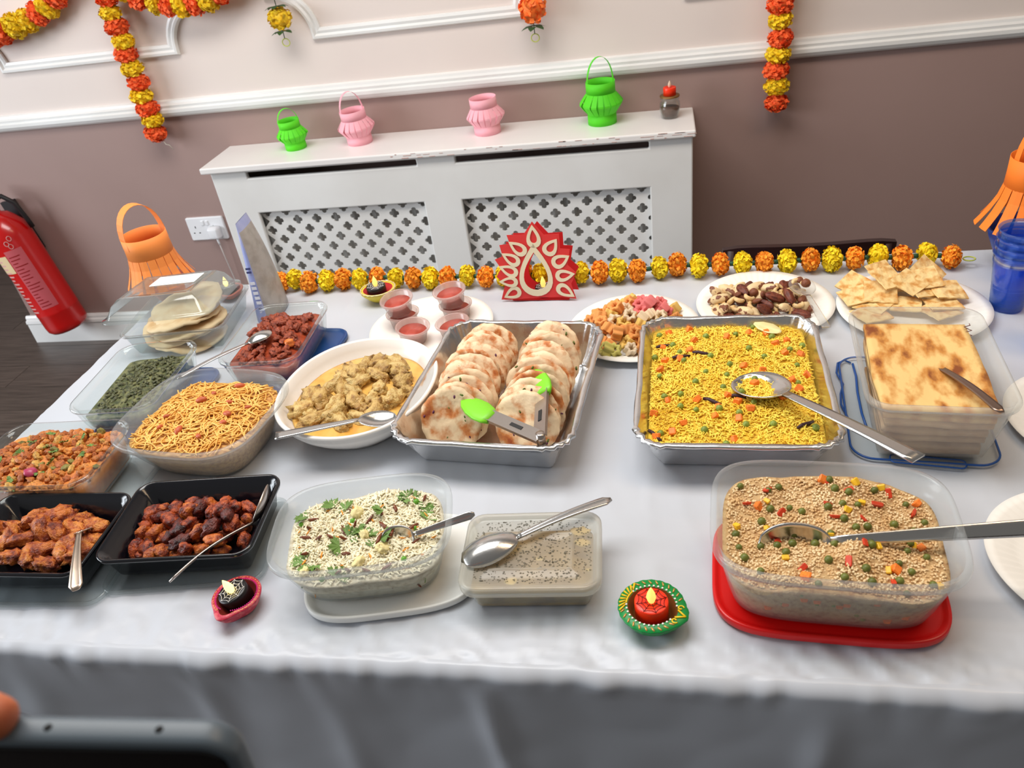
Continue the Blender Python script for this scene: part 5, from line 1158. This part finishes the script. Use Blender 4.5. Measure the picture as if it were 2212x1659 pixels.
for i, (x, y, z, rx, ry, rz) in enumerate(((-0.058, 0.03, 0.012, 0, 0.1, 0.5), (0.05, 0.02, 0.012, 0.1, 0, 1.0), (0.0, 0.045, 0.012, 0, 0, 0.2), (0.0, -0.02, 0.012, 0, 0, 1.3), (-0.05, -0.02, 0.013, 0, 0, 0.9), (0.055, -0.025, 0.013, -0.1, 0, 0.1),
                                         (-0.075, 0.002, 0.018, 0.1, -0.1, 0.25), (0.07, 0.008, 0.02, 0.1, 0.1, 0.15), (-0.035, 0.005, 0.023, 0.3, 0, -0.15), (0.03, 0.012, 0.024, 0.25, 0.1, 0.45), (-0.02, 0.062, 0.028, 0.5, 0.1, 0.6), (0.052, 0.058, 0.030, 0.55, -0.1, 0.9), (-0.02, 0.028, 0.037, 0.35, 0.1, 0.55), (0.04, 0.03, 0.032, 0.3, -0.05, 0.2), (0.012, 0.018, 0.031, 0.25, -0.1, 0.75), (-0.068, 0.04, 0.02, 0.2, -0.2, 0.8), (0.045, -0.045, 0.012, 0, 0, 0.5), (-0.06, -0.05, 0.012, 0, 0, 0.4))):
    inst('square_cracker', ckm[i % 4], (0.396+x, 1.248+y, TZ+z+0.002), (rx, ry, rz), 0.0245*rnd.uniform(0.94, 1.06), None, 'golden square herb cracker on the right hand paper plate', 'cracker', 'square crackers on the plate')

# ------------------------------------------------------------------ clear bread box with flatbreads
PITA = pm('pale_pita', (234, 208, 166), 0.7, c2=(216, 178, 128), scale=26, ramp=(0.45, 0.7), c3=(206, 160, 106), bump=0.35, bscale=80, var=0.05)
BX, BY, BR_ = -0.925, 1.245, rad(7)
bring = rr(0.198, 0.176, 0.02, 7)
bb = thing('bread_box', 'clear hinged plastic box of pale flatbreads with a white label', 'box', (BX, BY, TZ), BR_)
vessel(bring, 0.050, 0.012, 0.0008, rim=0.006, riml=0.003).build('box_base', CLEARP, bb)
lidm = Matrix.Translation((-0.012, -0.010, 0.074))@Matrix.Rotation(rad(-7), 4, 'X')
g = G().loft([bring(-0.010, 0), bring(-0.010, 0.002), bring(-0.002, 0.003), bring(0.0, 0.005), bring(0.014, 0.026), bring(0.026, 0.036), bring(0.032, 0.037), bring(0.034, 0.035), bring(0.05, 0.035)], False, True)
lid_ = g.build('box_lid', CLEARP, bb, solid=0.0006); lid_.matrix_local = lidm
rf = rr(0.092, 0.052, 0.002, 2)
lab = G().loft([rf(0, 0.0358), rf(0, 0.0361)]).build('label_sticker', pm('white_label_paper', (238, 246, 250), 0.5), bb, False); lab.parent = lid_; lab.location = (0.006, 0.026, 0)
for k, (w, c) in enumerate(((0.07, 0), (0.05, 0.004), (0.03, -0.012), (0.044, 0.01), (0.06, 0.0), (0.066, -0.002))):
    o = G().box(c-w/2, c+w/2, 0.016-k*0.0075, 0.0172-k*0.0075, 0.0361, 0.0363).build('print_line', pm('pale_blue_print', (150, 196, 226), 0.6) if k < 5 else pm('grey_print', (120, 126, 134), 0.6), bb, False); o.parent = lid_; o.location = (0.006, 0.026, 0)
pm_ = [bread_mesh('pita_bread', 0.072, 0.0075, k+40, PITA, 0.006, 44) for k in range(4)]
for k, (x, y, z, rx, ry) in enumerate(((0.004, -0.030, 0.010, 0, 0), (-0.010, -0.022, 0.021, 0.05, 0.02), (0.010, -0.020, 0.032, 0.02, -0.04), (-0.004, -0.012, 0.044, 0.08, 0.03), (0.004, 0.004, 0.058, 0.13, -0.02))):
    o = inst('pita_bread', pm_[k % 4], (0, 0, 0), (0, 0, 0), 1, None, '%s pale flatbread from the bottom in the clear bread box' % ORD[k], 'flatbread', 'flatbreads in the clear box')
    o.matrix_world = Matrix.Translation((BX, BY, TZ))@Matrix.Rotation(BR_, 4, 'Z')@Matrix.Translation((x, y, z))@Euler((rx, ry, k*1.3)).to_matrix().to_4x4()

# snack pouch standing on edge
PO = thing('snack_pouch', 'lilac and grey snack pouch standing upright behind the red curry dish', 'packet', (-0.786, 1.318, TZ), rad(4))
LIL = pm('lilac_print', (150, 162, 216), 0.4, c2=(176, 184, 224), scale=20); GREYF = pm('grey_pouch_film', (178, 174, 170), 0.35, c2=(160, 155, 150), scale=40, bump=0.4, bscale=50)
g = G(); rings = []; n = 24
for k in range(13):
    u = k/12; z = 0.198*u; th = 0.026*(1-u)**0.7+0.0006; hd = 0.052*(1-0.45*u**2); lean = 0.006*math.sin(u*2.5)-0.012*u
    rings.append([(lean+th*math.copysign(abs(math.cos(a))**0.9, math.cos(a)), hd*math.copysign(abs(math.sin(a))**0.8, math.sin(a))+0.012*u, z) for a in [2*PI*j/n for j in range(n)]])
V = [p for r in rings for p in r]; F = []; FM = []
for i in range(12):
    for j in range(n):
        a = i*n+j; b = i*n+(j+1) % n; F.append((a, b, b+n, a+n)); ang = 360*(j+0.5)/n; FM.append(0 if 95 < ang < 284 or i == 11 else 1)
F.append(tuple(reversed(range(n)))); FM.append(0)
link('pouch_film', mesh('pouch_film', V, F, None, True, [LIL, GREYF], FM), PO)
for k, (z, c) in enumerate(((0.03, 0), (0.042, 1), (0.052, 1), (0.062, 1), (0.072, 1), (0.082, 1), (0.105, 0), (0.112, 0))):
    o = G().box(-0.005, 0.005, -0.0006, 0, 0, 0.006 if c else 0.004).build('lettering', pm('white_print', (236, 238, 248), 0.5) if c else pm('navy_print', (60, 66, 120), 0.5), PO, False); u = z/0.198; o.location = (-0.012*u+0.004, -0.052*(1-0.45*u*u)-0.0009+0.012*u, z); o.rotation_euler = (-0.1, 0, 0)

# ------------------------------------------------------------------ blue plastic cups
BC = clear('blue_cup_plastic', (96, 164, 255), 0.17, 0.12, 1.6, tint=(206, 226, 255))
def blue_cup(label, x, y, z=0, h=0.098):
    t = thing('plastic_cup', label, 'cup', (x, y, TZ+z), 0, 'blue plastic cups'); prof = [(0.012, 0), (0.0235, 0), (0.0245, 0.002)]
    for k in range(1, 25):
        u = k/25; prof.append((0.0245+0.0095*u+(0.0004 if k % 2 else 0), h*u))
    prof += [(0.0345, h-0.016), (0.0355, h-0.003), (0.0372, h-0.001), (0.0365, h), (0.0348, h-0.002), (0.0335, h-0.018), (0.0238, 0.003), (0.002, 0.002)]
    G().lathe(prof, 40).build('cup_wall', BC, t)
for k in range(4): blue_cup(('lowest blue plastic cup of the stack beside the cracker plate', 'second blue plastic cup from the bottom of the stack', 'third blue plastic cup from the bottom of the stack', 'topmost blue plastic cup of the stack beside the crackers')[k], 0.551, 1.232, 0.0135*k)
for k in range(2): blue_cup(('lower blue plastic cup at the far right edge', 'upper blue plastic cup nested at the far right edge')[k], 0.565, 1.115, 0.0135*k)

# ------------------------------------------------------------------ phone held up in the foreground, and the hand holding it
tv = Vector((0.02, -0.03, 0.999)).normalized(); uv = Vector((0.978, 0.125, -0.165)); uv = (uv-tv*uv.dot(tv)).normalized(); uv = (uv+Vector((0, 0, -0.10))).normalized(); tv = (tv-uv*tv.dot(uv)).normalized(); nv = uv.cross(tv)
PH = thing('phone', 'black phone held upright in the blurred foreground', 'phone', mw=Matrix(((uv.x, tv.x, nv.x, -0.1455), (uv.y, tv.y, nv.y, 0.1275), (uv.z, tv.z, nv.z, 1.2285), (0, 0, 0, 1))))
pr = rr(0.168, 0.078, 0.012, 8)
cen = (-0.082, -0.039)
PBK = pm('black_phone_body', (86, 98, 108), 0.4); PSC = pm('black_phone_screen', (4, 4, 7), 0.15)
f2 = lambda i, z: [(x+cen[0], y+cen[1], z) for x, y, z in pr(i, z)]
G().loft([f2(0.002, -0.0105), f2(0.0004, -0.0095), f2(0, -0.0075), f2(0, -0.003), f2(0.0004, -0.0012), f2(0.0018, 0)]).build('case', PBK, PH)
G().loft([f2(0.003, -0.0002), f2(0.003, 0.0006), f2(0.004, 0.0008)]).build('screen', PSC, PH)
for x in (-0.0235, -0.0615):
    G().tube([(x, 0.0001, -0.0052), (x, -0.0018, -0.0052)], 0.0014, 12).build('edge_hole', pm('hole_black', (2, 3, 5), 0.8), PH)
# hand: skeleton in the phone's frame, grown with a skin modifier
def hand():
    V = []; E = []; Rr = []
    def v(p, r, par=None):
        V.append(p); Rr.append(r); i = len(V)-1
        if par is not None: E.append((par, i))
        return i
    w = v((-0.235, -0.115, -0.045), 0.026); fa = v((-0.30, -0.19, -0.07), 0.032, w); v((-0.36, -0.27, -0.09), 0.038, fa)
    pa = v((-0.205, -0.075, -0.034), 0.027, w); k1 = v((-0.180, -0.022, -0.026), 0.020, pa); k2 = v((-0.178, -0.050, -0.032), 0.019, pa)
    a = v((-0.140, 0.012, -0.022), 0.0095, k1); a = v((-0.106, 0.013, -0.010), 0.009, a); v((-0.0705, 0.003, -0.0042), 0.009, a)      # index finger laid on the top edge
    a = v((-0.150, -0.018, -0.030), 0.0095, k1); a = v((-0.120, -0.026, -0.022), 0.0088, a); v((-0.096, -0.030, -0.019), 0.008, a)      # middle finger behind
    a = v((-0.150, -0.045, -0.032), 0.0092, k2); a = v((-0.122, -0.050, -0.023), 0.0085, a); v((-0.100, -0.053, -0.019), 0.0077, a)
    a = v((-0.155, -0.068, -0.032), 0.0085, k2); a = v((-0.132, -0.072, -0.022), 0.0078, a); v((-0.114, -0.074, -0.018), 0.0068, a)
    a = v((-0.200, -0.075, -0.006), 0.013, pa); a = v((-0.180, -0.062, 0.010), 0.0105, a); v((-0.155, -0.055, 0.0105), 0.009, a)         # thumb on the screen side
    me = D.meshes.new('hand'); me.from_pydata(V, E, []); o = link('hand', me)
    sk = o.modifiers.new('skin', 'SKIN'); sk.use_smooth_shade = True
    for i, d_ in enumerate(me.skin_vertices[0].data): d_.radius = (Rr[i], Rr[i]*0.92); d_.use_root = (i == 0)
    ss = o.modifiers.new('subd', 'SUBSURF'); ss.levels = 2; ss.render_levels = 2
    me.materials.append(pm('warm_brown_skin', (196, 112, 74), 0.5, c2=(180, 96, 62), scale=60, sss=0.15)); o.matrix_world = PH.matrix_world
    tag(o, 'fingertip and hand gripping the black phone at the left edge', 'hand')
hand()
